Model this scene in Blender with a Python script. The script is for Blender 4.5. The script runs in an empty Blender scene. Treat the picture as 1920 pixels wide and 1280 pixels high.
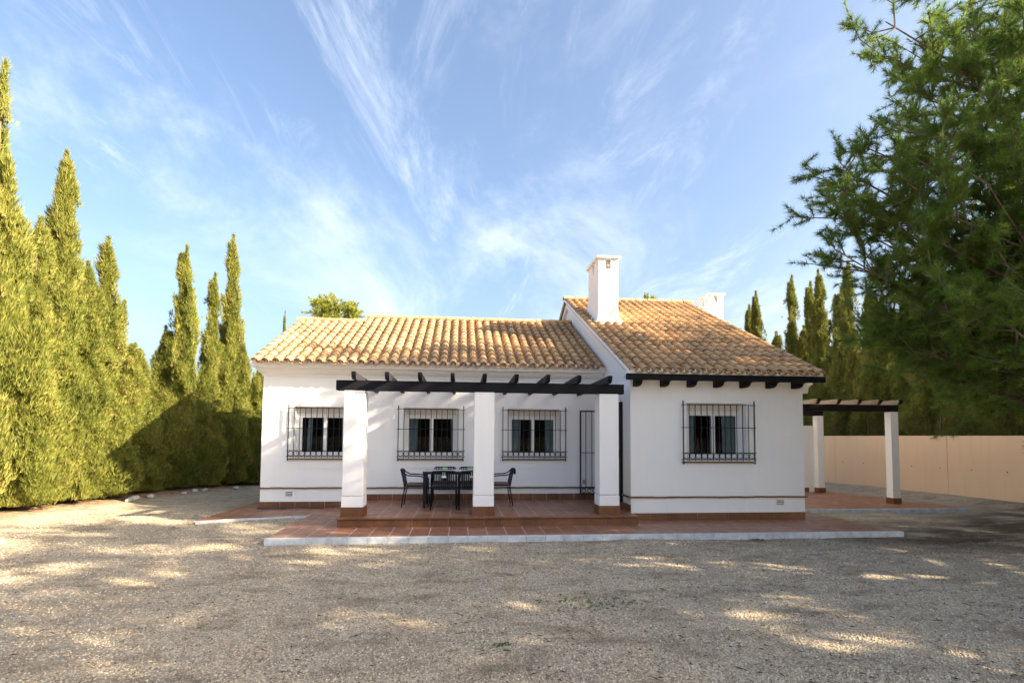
import bpy, bmesh, math, random
import numpy as np
from mathutils import Vector, Matrix
random.seed(7); R = np.random.default_rng(7)
rad = math.radians
sc = bpy.context.scene
COL = sc.collection

# ------------------------------------------------------------------ camera
H, D = 1.5839, 8.6615
yaw, pitch, roll = 0.0958, 0.0538, 0.0066
cy, sy, cp, sp = math.cos(yaw), math.sin(yaw), math.cos(pitch), math.sin(pitch)
r0 = Vector((cy, -sy, 0)); fh = Vector((sy, cy, 0)); up0 = Vector((0, 0, 1))
fw = fh*cp + up0*sp; u1 = up0*cp - fh*sp
rt = r0*math.cos(roll) + u1*math.sin(roll); ut = u1*math.cos(roll) - r0*math.sin(roll)
cam = bpy.data.cameras.new('camera'); co = bpy.data.objects.new('camera', cam); COL.objects.link(co)
M = Matrix((rt, ut, -fw)).transposed().to_4x4(); M.translation = Vector((0, -D, H)); co.matrix_world = M
cam.sensor_width = 36; cam.lens = 36*1000/1920; cam.shift_y = 124.3/1920
cam.clip_start = .05; cam.clip_end = 4000
sc.camera = co

# ------------------------------------------------------------------ light
SUN = Vector((2, -.9, 1.1)).normalized()
elev = math.asin(SUN.z); azim = math.atan2(SUN.x, SUN.y)
w = bpy.data.worlds.new('World'); sc.world = w; w.use_nodes = True
nt = w.node_tree; nt.nodes.clear()
def N(t, ty, **k):
    n = t.nodes.new(ty)
    for a, b in k.items():
        if a.startswith('i_'): n.inputs[a[2:].replace('_', ' ')].default_value = b
        else: setattr(n, a, b)
    return n
def L(t, a, b): t.links.new(a, b)
sky = N(nt, 'ShaderNodeTexSky', sky_type='NISHITA', sun_disc=False, sun_elevation=elev, sun_rotation=azim,
        altitude=50, air_density=1.0, dust_density=5.0, ozone_density=1.9)
out = N(nt, 'ShaderNodeOutputWorld'); bg = N(nt, 'ShaderNodeBackground')
tc = N(nt, 'ShaderNodeTexCoord'); sep = N(nt, 'ShaderNodeSeparateXYZ'); L(nt, tc.outputs['Generated'], sep.inputs[0])
def mth(t, op, a, b=None, c=None):
    n = N(t, 'ShaderNodeMath', operation=op)
    for i, v in enumerate((a, b, c)):
        if v is None: continue
        if isinstance(v, (int, float)): n.inputs[i].default_value = v
        else: L(t, v, n.inputs[i])
    return n.outputs[0]
zz = mth(nt, 'ADD', mth(nt, 'MAXIMUM', sep.outputs[2], 0.0), .16)
cu = mth(nt, 'DIVIDE', sep.outputs[0], zz); cv = mth(nt, 'DIVIDE', sep.outputs[1], zz)
cmb = N(nt, 'ShaderNodeCombineXYZ'); L(nt, cu, cmb.inputs[0]); L(nt, cv, cmb.inputs[1])
def cloud(rotz, scl, nscale, lo, hi, off, detail=9, dist=.6, rough=.62):
    mp = N(nt, 'ShaderNodeMapping'); mp.inputs['Rotation'].default_value = (0, 0, rad(rotz)); mp.inputs['Scale'].default_value = scl
    mp.inputs['Location'].default_value = off
    L(nt, cmb.outputs[0], mp.inputs[0])
    nz = N(nt, 'ShaderNodeTexNoise'); nz.inputs['Scale'].default_value = nscale; nz.inputs['Detail'].default_value = detail
    nz.inputs['Distortion'].default_value = dist; nz.inputs['Roughness'].default_value = rough
    L(nt, mp.outputs[0], nz.inputs['Vector'])
    mr = N(nt, 'ShaderNodeMapRange', interpolation_type='SMOOTHSTEP'); L(nt, nz.outputs[0], mr.inputs[0])
    mr.inputs[1].default_value = lo; mr.inputs[2].default_value = hi
    return mr.outputs[0]
c1 = cloud(24, (1, .5, 1), 1.15, .44, .80, (11.2, 4.7, 0), dist=.5, rough=.66)
c2 = cloud(-20, (1.5, .42, 1), 2.2, .50, .86, (3.6, 12.1, 0), dist=.9, rough=.7)
c3 = cloud(0, (1, 1, 1), .5, .34, .66, (5.0, 9.9, 0), detail=3)
cl = mth(nt, 'MULTIPLY', mth(nt, 'MAXIMUM', c1, c2), mth(nt, 'MULTIPLY_ADD', c3, .8, .22))
hz = N(nt, 'ShaderNodeMapRange', interpolation_type='SMOOTHSTEP'); L(nt, sep.outputs[2], hz.inputs[0])
for k_, v_ in ((1, .05), (2, .40), (3, .35), (4, 1.0)): hz.inputs[k_].default_value = v_
cl = mth(nt, 'MINIMUM', mth(nt, 'MULTIPLY', mth(nt, 'MULTIPLY', cl, .78), hz.outputs[0]), .65)
mix = N(nt, 'ShaderNodeMixRGB'); L(nt, cl, mix.inputs[0]); L(nt, sky.outputs[0], mix.inputs[1]); mix.inputs[2].default_value = (4.6, 4.75, 5.0, 1)
L(nt, mix.outputs[0], bg.inputs[0]); bg.inputs[1].default_value = .087
L(nt, bg.outputs[0], out.inputs[0])
sl = bpy.data.lights.new('sun', 'SUN'); sl.energy = 5.0; sl.angle = rad(.53); sl.color = (1, .85, .62)
so = bpy.data.objects.new('sun', sl); COL.objects.link(so)
so.rotation_euler = SUN.to_track_quat('Z', 'Y').to_euler(); so.location = (20, -10, 20)
vs = sc.view_settings; vs.view_transform = 'Standard'; vs.look = 'None'; vs.exposure = 2.08; vs.gamma = 1
sc.render.engine = 'CYCLES'

# ------------------------------------------------------------------ materials
def newmat(name, rough=.8, spec=.3):
    m = bpy.data.materials.new(name); m.use_nodes = True
    t = m.node_tree; b = t.nodes['Principled BSDF']
    b.inputs['Roughness'].default_value = rough; b.inputs['Specular IOR Level'].default_value = spec
    return m, t, b
def pos(t): return N(t, 'ShaderNodeNewGeometry').outputs['Position']
def noise(t, vec, scale, detail=4, rough=.55, dist=0):
    n = N(t, 'ShaderNodeTexNoise'); n.inputs['Scale'].default_value = scale; n.inputs['Detail'].default_value = detail
    n.inputs['Roughness'].default_value = rough; n.inputs['Distortion'].default_value = dist
    L(t, vec, n.inputs['Vector']); return n.outputs[0]
def ramp(t, fac, stops):
    n = N(t, 'ShaderNodeValToRGB'); L(t, fac, n.inputs[0]); cr = n.color_ramp
    while len(cr.elements) < len(stops): cr.elements.new(.5)
    for e, (q, c) in zip(cr.elements, stops): e.position = q; e.color = (*c, 1) if len(c) == 3 else c
    return n.outputs[0]
def mixc(t, f, a, b, mode='MIX'):
    n = N(t, 'ShaderNodeMixRGB', blend_type=mode)
    for i, v in enumerate((f, a, b)):
        if isinstance(v, (int, float)): n.inputs[i].default_value = v
        elif isinstance(v, tuple): n.inputs[i].default_value = (*v, 1)
        else: L(t, v, n.inputs[i])
    return n.outputs[0]
def mapr(t, v, a, b, c=0, d=1):
    n = N(t, 'ShaderNodeMapRange'); L(t, v, n.inputs[0])
    for i, q in enumerate((a, b, c, d)): n.inputs[i+1].default_value = q
    return n.outputs[0]
def bump(t, b, h, strength, dist=.01):
    n = N(t, 'ShaderNodeBump'); n.inputs['Strength'].default_value = strength; n.inputs['Distance'].default_value = dist
    L(t, h, n.inputs['Height']); L(t, n.outputs[0], b.inputs['Normal'])
def vmul(t, v, s):
    n = N(t, 'ShaderNodeVectorMath', operation='MULTIPLY'); L(t, v, n.inputs[0]); n.inputs[1].default_value = s; return n.outputs[0]
def cellrand(t, scl, off=(0, 0, 0)):
    a = N(t, 'ShaderNodeVectorMath', operation='ADD'); L(t, pos(t), a.inputs[0]); a.inputs[1].default_value = off
    f = N(t, 'ShaderNodeVectorMath', operation='FLOOR'); L(t, vmul(t, a.outputs[0], scl), f.inputs[0])
    w_ = N(t, 'ShaderNodeTexWhiteNoise'); L(t, f.outputs[0], w_.inputs[0]); return w_.outputs['Value']
MT = {}
def plaster(name, col, dirt=.05):
    m, t, b = newmat(name, .85, .25); P = pos(t)
    n1 = noise(t, P, 1.3, 5, .6); n2 = noise(t, vmul(t, P, (6, 6, .7)), 1.0, 4, .6)
    c = mixc(t, mapr(t, n1, .35, .75, 0, dirt*1.6), col, tuple(x*.78 for x in col))
    c = mixc(t, mapr(t, n2, .52, .8, 0, dirt*2.2), c, (col[0]*.7, col[1]*.68, col[2]*.64))
    L(t, c, b.inputs['Base Color']); bump(t, b, noise(t, P, 55, 5, .7), .22, .006); MT[name] = m
plaster('plaster', (.87, .87, .86), .07); plaster('peach', (.82, .58, .37), .10)
def simple(name, col, rough=.5, spec=.4, nscale=12, var=.25, bs=0, metal=0):
    m, t, b = newmat(name, rough, spec); b.inputs['Metallic'].default_value = metal
    n = noise(t, pos(t), nscale, 5, .6)
    L(t, mixc(t, mapr(t, n, .3, .7), tuple(x*(1-var) for x in col), tuple(min(1, x*(1+var)) for x in col)), b.inputs['Base Color'])
    if bs: bump(t, b, n, bs, .004)
    MT[name] = m
simple('iron', (.005, .006, .010), .5, .25, 40, .3); simple('pvc', (.74, .74, .73), .35, .4, 3, .03)
simple('chair_metal', (.005, .009, .019), .45, .3, 30, .2); simple('cushion', (.16, .13, .10), .95, .1, 60, .15, .2)
simple('kerbpaint', (.50, .53, .56), .7, .3, 7, .22, .2); simple('grout', (.58, .53, .48), .9, .1, 20, .2)
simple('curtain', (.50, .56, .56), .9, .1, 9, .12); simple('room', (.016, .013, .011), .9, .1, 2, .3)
simple('shutter', (.60, .56, .50), .5, .3, 4, .1); simple('bark', (.16, .115, .085), .95, .1, 9, .5, .9)
simple('twig', (.15, .125, .105), .9, .1, 9, .4); simple('stone', (.42, .39, .35), .9, .2, 14, .3, .5)
simple('darktwig', (.05, .032, .02), .95, .1, 30, .5); simple('rust', (.09, .055, .035), .9, .1); simple('galv', (.45, .46, .47), .4, .5, 10, .1, 0, .6); simple('tag_white', (.75, .78, .76), .5); simple('tag_green', (.22, .55, .06), .5)
simple('cloth_dark', (.012, .02, .018), .95, .1); simple('weed', (.07, .13, .025), .6, .3, 30, .4); simple('hosep', (.03, .045, .08), .4, .5)
simple('channelclay', (.26, .16, .09), .9, .1, 9, .2); simple('mortar', (.62, .61, .59), .9, .1, 9, .1, .3)
def wood(name, c0, c1, rough=.55):
    m, t, b = newmat(name, rough, .2); P = pos(t)
    tcn = N(t, 'ShaderNodeTexCoord')
    n = noise(t, vmul(t, tcn.outputs['Object'], (3, 40, 40)), 1, 6, .65); n2 = noise(t, P, 3, 3)
    L(t, ramp(t, mixc(t, .35, n, n2), [(.3, c0), (.7, c1)]), b.inputs['Base Color']); bump(t, b, n, .4, .004); MT[name] = m
wood('darkwood', (.0025, .0025, .004), (.008, .008, .013), .65); wood('rafterwood', (.016, .015, .02), (.055, .05, .062), .8)
wood('greywood', (.10, .075, .055), (.30, .24, .185), .8); wood('brownbeam', (.006, .0045, .004), (.016, .011, .008), .7)
def claytile(name, cols, cell, rough, lichen=0, off=(0, 0, 0), bs=.15, mott=9):
    m, t, b = newmat(name, rough, .4); P = pos(t); r = cellrand(t, cell, off)
    c = ramp(t, r, [(0, cols[0]), (.5, cols[1]), (1, cols[2])])
    n = noise(t, P, mott, 6, .7); c = mixc(t, mapr(t, n, .3, .75, .0, .6), c, cols[3])
    if lichen:
        n3 = noise(t, P, 1.1, 5, .65); n4 = noise(t, P, 22, 4, .7)
        f = mth(t, 'MULTIPLY', mapr(t, n3, .42, .62), mapr(t, n4, .38, .60)); c = mixc(t, mth(t, 'MULTIPLY', f, lichen), c, (.075, .062, .045))
        n5 = noise(t, P, 1.7, 4, .6); f2 = mth(t, 'MULTIPLY', mapr(t, n5, .55, .7), mapr(t, noise(t, P, 30, 3), .45, .6))
        c = mixc(t, mth(t, 'MULTIPLY', f2, .5), c, (.30, .20, .04))
    L(t, c, b.inputs['Base Color'])
    L(t, mapr(t, n, .3, .7, rough-.1, rough+.15), b.inputs['Roughness']); bump(t, b, n, bs, .003); MT[name] = m
T = .315; X0 = -2.0621
claytile('rooftile', [(.43, .25, .115), (.52, .32, .155), (.60, .39, .20), (.41, .25, .12)], (1/.219, 1/.3025, 0), .85, .8, (50, 50, 0), .3, 14)
claytile('floortile', [(.25, .105, .058), (.30, .135, .08), (.35, .17, .105), (.21, .092, .055)], (1/T, 1/T, 0), .36, 0, (-X0+40*T, 40*T, 0), .12, 6)
claytile('skirttile', [(.15, .058, .022), (.195, .08, .031), (.24, .105, .043), (.10, .04, .019)], (1/T, 1/T, 0), .42, 0, (9, 9, 0), .15, 8)
claytile('trimtile', [(.17, .09, .042), (.21, .12, .06), (.25, .15, .08), (.12, .065, .035)], (4, 4, 0), .7, .3, (9, 9, 0), .2, 12)
m, t, b = newmat('glass', .03, .5); MT['glass'] = m
b.inputs['Base Color'].default_value = (1, 1, 1, 1)
tr = N(t, 'ShaderNodeBsdfTransparent'); gl = N(t, 'ShaderNodeBsdfGlossy'); gl.inputs['Roughness'].default_value = .02
fr = N(t, 'ShaderNodeFresnel'); fr.inputs[0].default_value = 1.16; mx = N(t, 'ShaderNodeMixShader')
tr.inputs[0].default_value = (.68, .72, .73, 1)
L(t, fr.outputs[0], mx.inputs[0]); L(t, tr.outputs[0], mx.inputs[1]); L(t, gl.outputs[0], mx.inputs[2]); L(t, mx.outputs[0], t.nodes['Material Output'].inputs[0])
m, t, b = newmat('tableglass', .06, .5); b.inputs['Base Color'].default_value = (.35, .40, .42, 1); MT['tableglass'] = m
def foliage(name, cols, nsc, transl=.35, rough=.6):
    m, t, b = newmat(name, rough, .25); P = pos(t)
    at = N(t, 'ShaderNodeAttribute', attribute_name='tint'); n = noise(t, P, nsc, 3)
    f = mth(t, 'MULTIPLY_ADD', at.outputs['Fac'], .6, mth(t, 'MULTIPLY', n, .5))
    c = ramp(t, f, [(.2, cols[0]), (.52, cols[1]), (.82, cols[2]), (.97, cols[3])])
    L(t, c, b.inputs['Base Color']); tl = N(t, 'ShaderNodeBsdfTranslucent'); L(t, c, tl.inputs[0]); mx = N(t, 'ShaderNodeMixShader'); mx.inputs[0].default_value = transl
    L(t, b.outputs[0], mx.inputs[1]); L(t, tl.outputs[0], mx.inputs[2]); L(t, mx.outputs[0], t.nodes['Material Output'].inputs[0]); MT[name] = m
foliage('cypress', [(.055, .08, .014), (.185, .20, .035), (.33, .305, .075), (.27, .16, .08)], 1.6, .26)
foliage('pine', [(.08, .15, .028), (.16, .255, .045), (.26, .33, .065), (.28, .17, .07)], 1.2, .5)
foliage('bush', [(.16, .19, .03), (.30, .32, .05), (.42, .42, .08), (.4, .33, .1)], 1.2, .45)
# ground: pale gravel, damp needle litter to the right, orange litter under the hedges
m, t, b = newmat('gravel_ground', .95, .15); P = pos(t); MT['gravel_ground'] = m
vo = N(t, 'ShaderNodeTexVoronoi'); vo.inputs['Scale'].default_value = 62; L(t, P, vo.inputs['Vector'])
vo2 = N(t, 'ShaderNodeTexVoronoi'); vo2.inputs['Scale'].default_value = 150; L(t, P, vo2.inputs['Vector'])
hs = N(t, 'ShaderNodeSeparateColor'); L(t, vo.outputs['Color'], hs.inputs[0])
c = ramp(t, hs.outputs[0], [(0, (.30, .235, .155)), (.35, (.48, .39, .275)), (.7, (.58, .485, .355)), (1, (.68, .585, .45))])
c = mixc(t, mapr(t, vo.outputs['Distance'], .35, .8, 0, .45), c, (.18, .15, .115))
c = mixc(t, mapr(t, noise(t, P, .8, 6, .65), .46, .72, 0, .5), c, (.25, .21, .165))
c = mixc(t, mapr(t, noise(t, P, 5, 5, .7), .52, .72, 0, .55), c, (.14, .11, .08))
def litter(t, c):
    P = pos(t); sx = N(t, 'ShaderNodeSeparateXYZ'); L(t, P, sx.inputs[0]); X_, Y_ = sx.outputs[0], sx.outputs[1]
    nn = noise(t, vmul(t, P, (.8, 1.6, 1)), 1, 6, .7)
    dk = mth(t, 'MULTIPLY', mapr(t, mth(t, 'SUBTRACT', X_, mth(t, 'MULTIPLY', mth(t, 'ABSOLUTE', mth(t, 'ADD', Y_, .2)), 2.0)), 4.2, 7.6), mapr(t, nn, .34, .55))
    c = mixc(t, mth(t, 'MULTIPLY', dk, .9), c, mixc(t, noise(t, P, 18, 3), (.03, .018, .010), (.10, .062, .034)))
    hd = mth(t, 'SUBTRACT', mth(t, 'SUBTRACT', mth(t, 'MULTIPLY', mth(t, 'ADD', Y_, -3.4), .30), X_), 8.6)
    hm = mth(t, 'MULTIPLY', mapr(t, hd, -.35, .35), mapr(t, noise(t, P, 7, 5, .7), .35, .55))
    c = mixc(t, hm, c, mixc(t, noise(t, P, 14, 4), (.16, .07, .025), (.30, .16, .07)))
    c = mixc(t, mapr(t, noise(t, vmul(t, P, (1, 2.2, 1)), 1.3, 5, .7), .50, .68, 0, .6), c, (.15, .115, .08))
    return mixc(t, mapr(t, noise(t, P, 9, 4, .7), .60, .74, 0, .8), c, (.10, .075, .05))
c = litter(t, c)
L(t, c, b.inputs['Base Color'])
hgt = mth(t, 'ADD', mth(t, 'MULTIPLY', vo.outputs['Distance'], -1.0), mth(t, 'MULTIPLY', vo2.outputs['Distance'], -.35)); bump(t, b, hgt, .9, .012)
m, t, b = newmat('pebble', .85, .2); MT['pebble'] = m
at = N(t, 'ShaderNodeAttribute', attribute_name='tint')
L(t, litter(t, ramp(t, at.outputs['Fac'], [(0, (.20, .15, .10)), (.3, (.42, .335, .23)), (.7, (.58, .49, .36)), (1, (.72, .64, .51))])), b.inputs['Base Color'])

# ------------------------------------------------------------------ helpers
def mesh_np(name, V, F, mat, tint=None, smooth=False):
    """V (n,3) array, F (m,k) int array, all faces with k corners"""
    V = np.asarray(V, np.float32); F = np.asarray(F, np.int32); k = F.shape[1]
    me = bpy.data.meshes.new(name); me.vertices.add(len(V)); me.vertices.foreach_set('co', V.ravel())
    me.loops.add(F.size); me.loops.foreach_set('vertex_index', F.ravel())
    me.polygons.add(len(F)); me.polygons.foreach_set('loop_start', np.arange(0, F.size, k, dtype=np.int32))
    me.polygons.foreach_set('loop_total', np.full(len(F), k, np.int32))
    if smooth: me.polygons.foreach_set('use_smooth', np.ones(len(F), bool))
    if tint is not None:
        a = me.attributes.new('tint', 'FLOAT', 'POINT'); a.data.foreach_set('value', np.asarray(tint, np.float32))
    me.update(calc_edges=True); me.materials.append(MT[mat] if isinstance(mat, str) else mat); return me
class MB:
    def __init__(s): s.v = []; s.f = []
    def add(s, vs, fs):
        o = len(s.v); s.v += [tuple(v) for v in vs]; s.f += [tuple(i+o for i in f) for f in fs]; return s
    def box(s, x0, x1, y0, y1, z0, z1):
        return s.add([(x0,y0,z0),(x1,y0,z0),(x1,y1,z0),(x0,y1,z0),(x0,y0,z1),(x1,y0,z1),(x1,y1,z1),(x0,y1,z1)],
                     [(0,3,2,1),(4,5,6,7),(0,1,5,4),(1,2,6,5),(2,3,7,6),(3,0,4,7)])
    def prism(s, pts, axis, a, b):
        """extrude 2D outline along axis; pts are the other two coordinates in xyz order"""
        def mk(q, h): l = list(q); l.insert(axis, h); return tuple(l)
        n = len(pts); vs = [mk(q, a) for q in pts] + [mk(q, b) for q in pts]
        fs = [tuple(range(n))[::-1], tuple(range(n, 2*n))] + [(i, (i+1) % n, n+(i+1) % n, n+i) for i in range(n)]
        return s.add(vs, fs)
    def tube(s, pts, r, n=6, cap=True):
        pts = [Vector(p) for p in pts]; rr = r if isinstance(r, (list, tuple)) else [r]*len(pts); rings = []
        ref = None
        for i, p in enumerate(pts):
            d = (pts[min(i+1, len(pts)-1)] - pts[max(i-1, 0)]).normalized()
            if ref is None or abs(ref.dot(d)) > .95: ref = Vector((0, 0, 1)) if abs(d.z) < .9 else Vector((1, 0, 0))
            a = d.cross(ref).normalized(); bb = a.cross(d)
            rings.append([p + (a*math.cos(2*math.pi*k/n) + bb*math.sin(2*math.pi*k/n))*rr[i] for k in range(n)])
        vs = [q for ring in rings for q in ring]; fs = []
        for i in range(len(pts)-1):
            for k in range(n): fs.append((i*n+k, i*n+(k+1) % n, (i+1)*n+(k+1) % n, (i+1)*n+k))
        if cap: fs += [tuple(range(n))[::-1], tuple((len(pts)-1)*n+k for k in range(n))]
        return s.add(vs, fs)
    def mesh(s, name, mat, smooth=False, bevel=0):
        me = bpy.data.meshes.new(name); me.from_pydata(s.v, [], s.f)
        bm = bmesh.new(); bm.from_mesh(me); bmesh.ops.recalc_face_normals(bm, faces=bm.faces)
        if bevel: bmesh.ops.bevel(bm, geom=[e for e in bm.edges if e.calc_face_angle(0) > .5], offset=bevel, segments=2, affect='EDGES', profile=.5)
        bm.to_mesh(me); bm.free(); me.materials.append(MT[mat])
        if smooth:
            for q in me.polygons: q.use_smooth = True
        return me
def link(name, me, parent=None, loc=None, rz=0):
    o = bpy.data.objects.new(name, me); COL.objects.link(o)
    if loc is not None: o.location = loc
    o.rotation_euler.z = rz
    if parent: o.parent = parent
    return o
def tag(o, label=None, cat=None, group=None, kind=None):
    for k, v in (('label', label), ('category', cat), ('group', group), ('kind', kind)):
        if v: o[k] = v
    return o
def empty(name, loc=(0, 0, 0), rz=0):
    o = bpy.data.objects.new(name, None); COL.objects.link(o); o.location = loc; o.rotation_euler.z = rz; o.empty_display_size = .1; return o
def copy_tree(o, parent=None):
    c = o.copy(); COL.objects.link(c); c.parent = parent
    for ch in list(o.children): copy_tree(ch, c)
    return c
def boxo(name, parent, mat, x0, x1, y0, y1, z0, z1, bevel=0, local=True):
    """a box object with its origin at its own centre"""
    c = Vector(((x0+x1)/2, (y0+y1)/2, (z0+z1)/2)); hx, hy, hz = (x1-x0)/2, (y1-y0)/2, (z1-z0)/2
    return link(name, MB().box(-hx, hx, -hy, hy, -hz, hz).mesh(name, mat, bevel=bevel), parent, c)
def clip(poly, cl):
    """Sutherland-Hodgman: poly against convex ccw polygon"""
    for i in range(len(cl)):
        a, b = cl[i], cl[(i+1) % len(cl)]; outp = []
        ins = lambda q: (b[0]-a[0])*(q[1]-a[1]) - (b[1]-a[1])*(q[0]-a[0]) >= -1e-9
        for j in range(len(poly)):
            p, q = poly[j], poly[(j+1) % len(poly)]
            if ins(p): outp.append(p)
            if ins(p) != ins(q):
                d1 = (b[0]-a[0])*(p[1]-a[1]) - (b[1]-a[1])*(p[0]-a[0]); d2 = (b[0]-a[0])*(q[1]-a[1]) - (b[1]-a[1])*(q[0]-a[0])
                u = d1/(d1-d2); outp.append((p[0]+(q[0]-p[0])*u, p[1]+(q[1]-p[1])*u))
        poly = outp
        if not poly: return []
    return poly
def area(p): return abs(sum(p[i][0]*p[(i+1) % len(p)][1] - p[(i+1) % len(p)][0]*p[i][1] for i in range(len(p))))/2

# ------------------------------------------------------------------ dimensions (metres)
zs, Ys, Yr, Yl = .158, .863, 1.378, 3.481
XL, XR, XC = -4.323, 6.804, 3.266
GZ = -.098

# ------------------------------------------------------------------ ground
def axis(a, b, st, far):
    c = list(np.arange(a, b+st/2, st)); x = b; d = st
    while x < far: d *= 1.35; x += d; c.append(x)
    x = a; d = st
    while x > -far: d *= 1.35; x -= d; c.insert(0, x)
    return np.array(c)
gx, gy = axis(-11, 15, .11, 900), axis(-7, 11, .11, 900)
GXm, GYm = np.meshgrid(gx, gy)
def undul(x, y):
    z = .012*np.sin(x*1.3+y*.7+1)*np.sin(y*1.9-x*.4) + .008*np.sin(x*3.7-y*2.1)*np.sin(y*4.3+x*1.1+2) + .004*np.sin(x*9.1+y*3.3)*np.sin(y*8.3-x*2.7)
    far = np.clip((np.hypot(x, y)-14)/30, 0, 1)
    return z*(1-far)
def gheight(x, y):
    z = GZ + undul(x, y)
    z = z + .05*np.clip(1.4-np.hypot((x+3.9)/1.5, (y-1.9)/.8), 0, 1)                 # gravel heaped against the side walk
    z = z + .16*np.clip((x-(13.2-.08*(y-5)))/1.0, 0, 1)*np.clip((12-y)/4, 0, 1)      # heap along the garden wall
    return z + .10*np.clip((-x-7.9+.2*(y-3))/1.2, 0, 1)*np.clip((14-y)/4, 0, 1)*np.clip((y+3)/4, 0, 1)
V = np.stack([GXm, GYm, gheight(GXm, GYm)], -1).reshape(-1, 3)
nxg, nyg = len(gx), len(gy); ii = np.arange(nxg*nyg).reshape(nyg, nxg)
F = np.stack([ii[:-1, :-1], ii[:-1, 1:], ii[1:, 1:], ii[1:, :-1]], -1).reshape(-1, 4)
tag(link('ground', mesh_np('ground', V, F, 'gravel_ground', smooth=True)), 'pale gravel yard around the white house', 'ground', kind='structure')
# loose stones of the yard near the camera
n = 120000
py = -5.4 + 9.0*R.random(n)**2.1; ang = R.uniform(-.86+yaw*0, .90, n); px = (py+D)*np.tan(ang*.96+yaw*.9)
ok = (px > -8) & (px < 9) & ((py < -.07) | ((px < -3.0) & ((py < 1.78+(px+4.86)*.325) | (px < -4.9)))); px, py = px[ok], py[ok]; n = len(px)
rr = R.uniform(.0045, .0105, n)*np.clip(.75+(py+D)/16, .9, 1.3)
octv = np.array([(1,0,0),(0,1,0),(-1,0,0),(0,-1,0),(0,0,.75),(0,0,-.6)], float); octf = np.array([(0,1,4),(1,2,4),(2,3,4),(3,0,4),(1,0,5),(2,1,5),(3,2,5),(0,3,5)])
th = R.uniform(0, 6.28, n); v = octv[None]*R.uniform(.6, 1.4, (n, 6, 1))*rr[:, None, None]
v[:, :, 0] *= R.uniform(.8, 1.5, (n, 1))
vx = v[:, :, 0]*np.cos(th)[:, None] - v[:, :, 1]*np.sin(th)[:, None]; vy = v[:, :, 0]*np.sin(th)[:, None] + v[:, :, 1]*np.cos(th)[:, None]
v[:, :, 0] = vx + px[:, None]; v[:, :, 1] = vy + py[:, None]; v[:, :, 2] += (gheight(px, py)+rr*.25)[:, None]
F = (octf[None] + (np.arange(n)*6)[:, None, None]).reshape(-1, 3)
tag(link('gravel', mesh_np('gravel', v.reshape(-1, 3), F, 'pebble', np.repeat(R.random(n), 6))), 'loose pale gravel stones scattered over the yard', 'gravel', kind='stuff')

n = 2600; py = -5.3 + 8.5*R.random(n)**1.5; px = (py+D)*np.tan(R.uniform(-.84, .90, n)*.96+yaw*.9)
ok = (px > -8) & (px < 10.5) & ((py < -.1) | (px < -5.0)) & (R.random(n) < .35+.65*np.clip((px-1)/6, 0, 1)); px, py = px[ok], py[ok]; n = len(px)
th = R.uniform(0, 3.14, n); ln = R.uniform(.015, .07, n)*(1+(R.random(n) < .05)*1.5); wd = R.uniform(.002, .006, n); z = gheight(px, py)+.009
dx, dy = np.cos(th)*ln/2, np.sin(th)*ln/2; ox_, oy_ = -np.sin(th)*wd, np.cos(th)*wd
v = np.stack([np.stack([px-dx, py-dy, z], 1), np.stack([px+dx, py+dy, z+.002], 1), np.stack([px+ox_, py+oy_, z+.001], 1), np.stack([px, py, z+.009], 1)], 1).reshape(-1, 3)
F = (np.array([(0, 1, 3), (1, 2, 3), (2, 0, 3)])[None] + (np.arange(n)*4)[:, None, None]).reshape(-1, 3)
tag(link('twig_litter', mesh_np('twig_litter', v, F, 'darktwig')), 'dark dry twigs and needles littering the gravel', 'litter', kind='stuff')

# ------------------------------------------------------------------ paving
jg = .011
tile_full = MB().box(jg/2, T-jg/2, jg/2, T-jg/2, -.02, 0).mesh('tile', 'floortile')
def pave(parent, regions, z, ox=X0, oy=0.0, name='tile'):
    xs = [q[0] for r_ in regions for q in r_]; ys = [q[1] for r_ in regions for q in r_]
    for i in range(math.floor((min(xs)-ox)/T), math.ceil((max(xs)-ox)/T)):
        for j in range(math.floor((min(ys)-oy)/T), math.ceil((max(ys)-oy)/T)):
            x, y = ox+i*T, oy+j*T; h = jg/2
            sq = [(x+h, y+h), (x+T-h, y+h), (x+T-h, y+T-h), (x+h, y+T-h)]
            for rg in regions:
                pl = clip(sq, rg); a = area(pl) if len(pl) > 2 else 0
                if a < .004: continue
                dz = random.uniform(-.0012, .0012)
                if a > (T-jg)**2*.999: link(name, tile_full, parent, (x, y, z+dz))
                else: link(name, MB().prism([(q[0]-x, q[1]-y) for q in pl], 2, -.02, 0).mesh(name, 'floortile'), parent, (x, y, z+dz))
def slab(name, polys, z0, z1, mat, label, cat):
    mb = MB()
    for pl in polys: mb.prism(pl, 2, z0, z1)
    return tag(link(name, mb.mesh(name, mat)), label, cat, kind='structure')
A_, B_, C_, D_ = (-4.86, 1.81), (-2.965, 2.426), (-2.965, 0.0), (-4.76, 4.9)
ftr = [[C_, (7.63, 0.0), (7.50, 1.66), (-2.965, 1.66)], [(-2.965, 1.66), (-2.02, 1.66), (-2.02, 3.47), (-2.965, 3.47)]]
ftr2 = [[(6.80, 1.66), (7.50, 1.66), (7.42, 2.9), (6.80, 2.9)]]
ter = slab('front_terrace', ftr + ftr2, -.16, -.0025, 'grout', 'terracotta tiled front terrace with white kerb before the house', 'terrace')
clipf = [[C_, (7.63, 0.0), (7.5, 1.66), (3.25, 1.66)], ]
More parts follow.
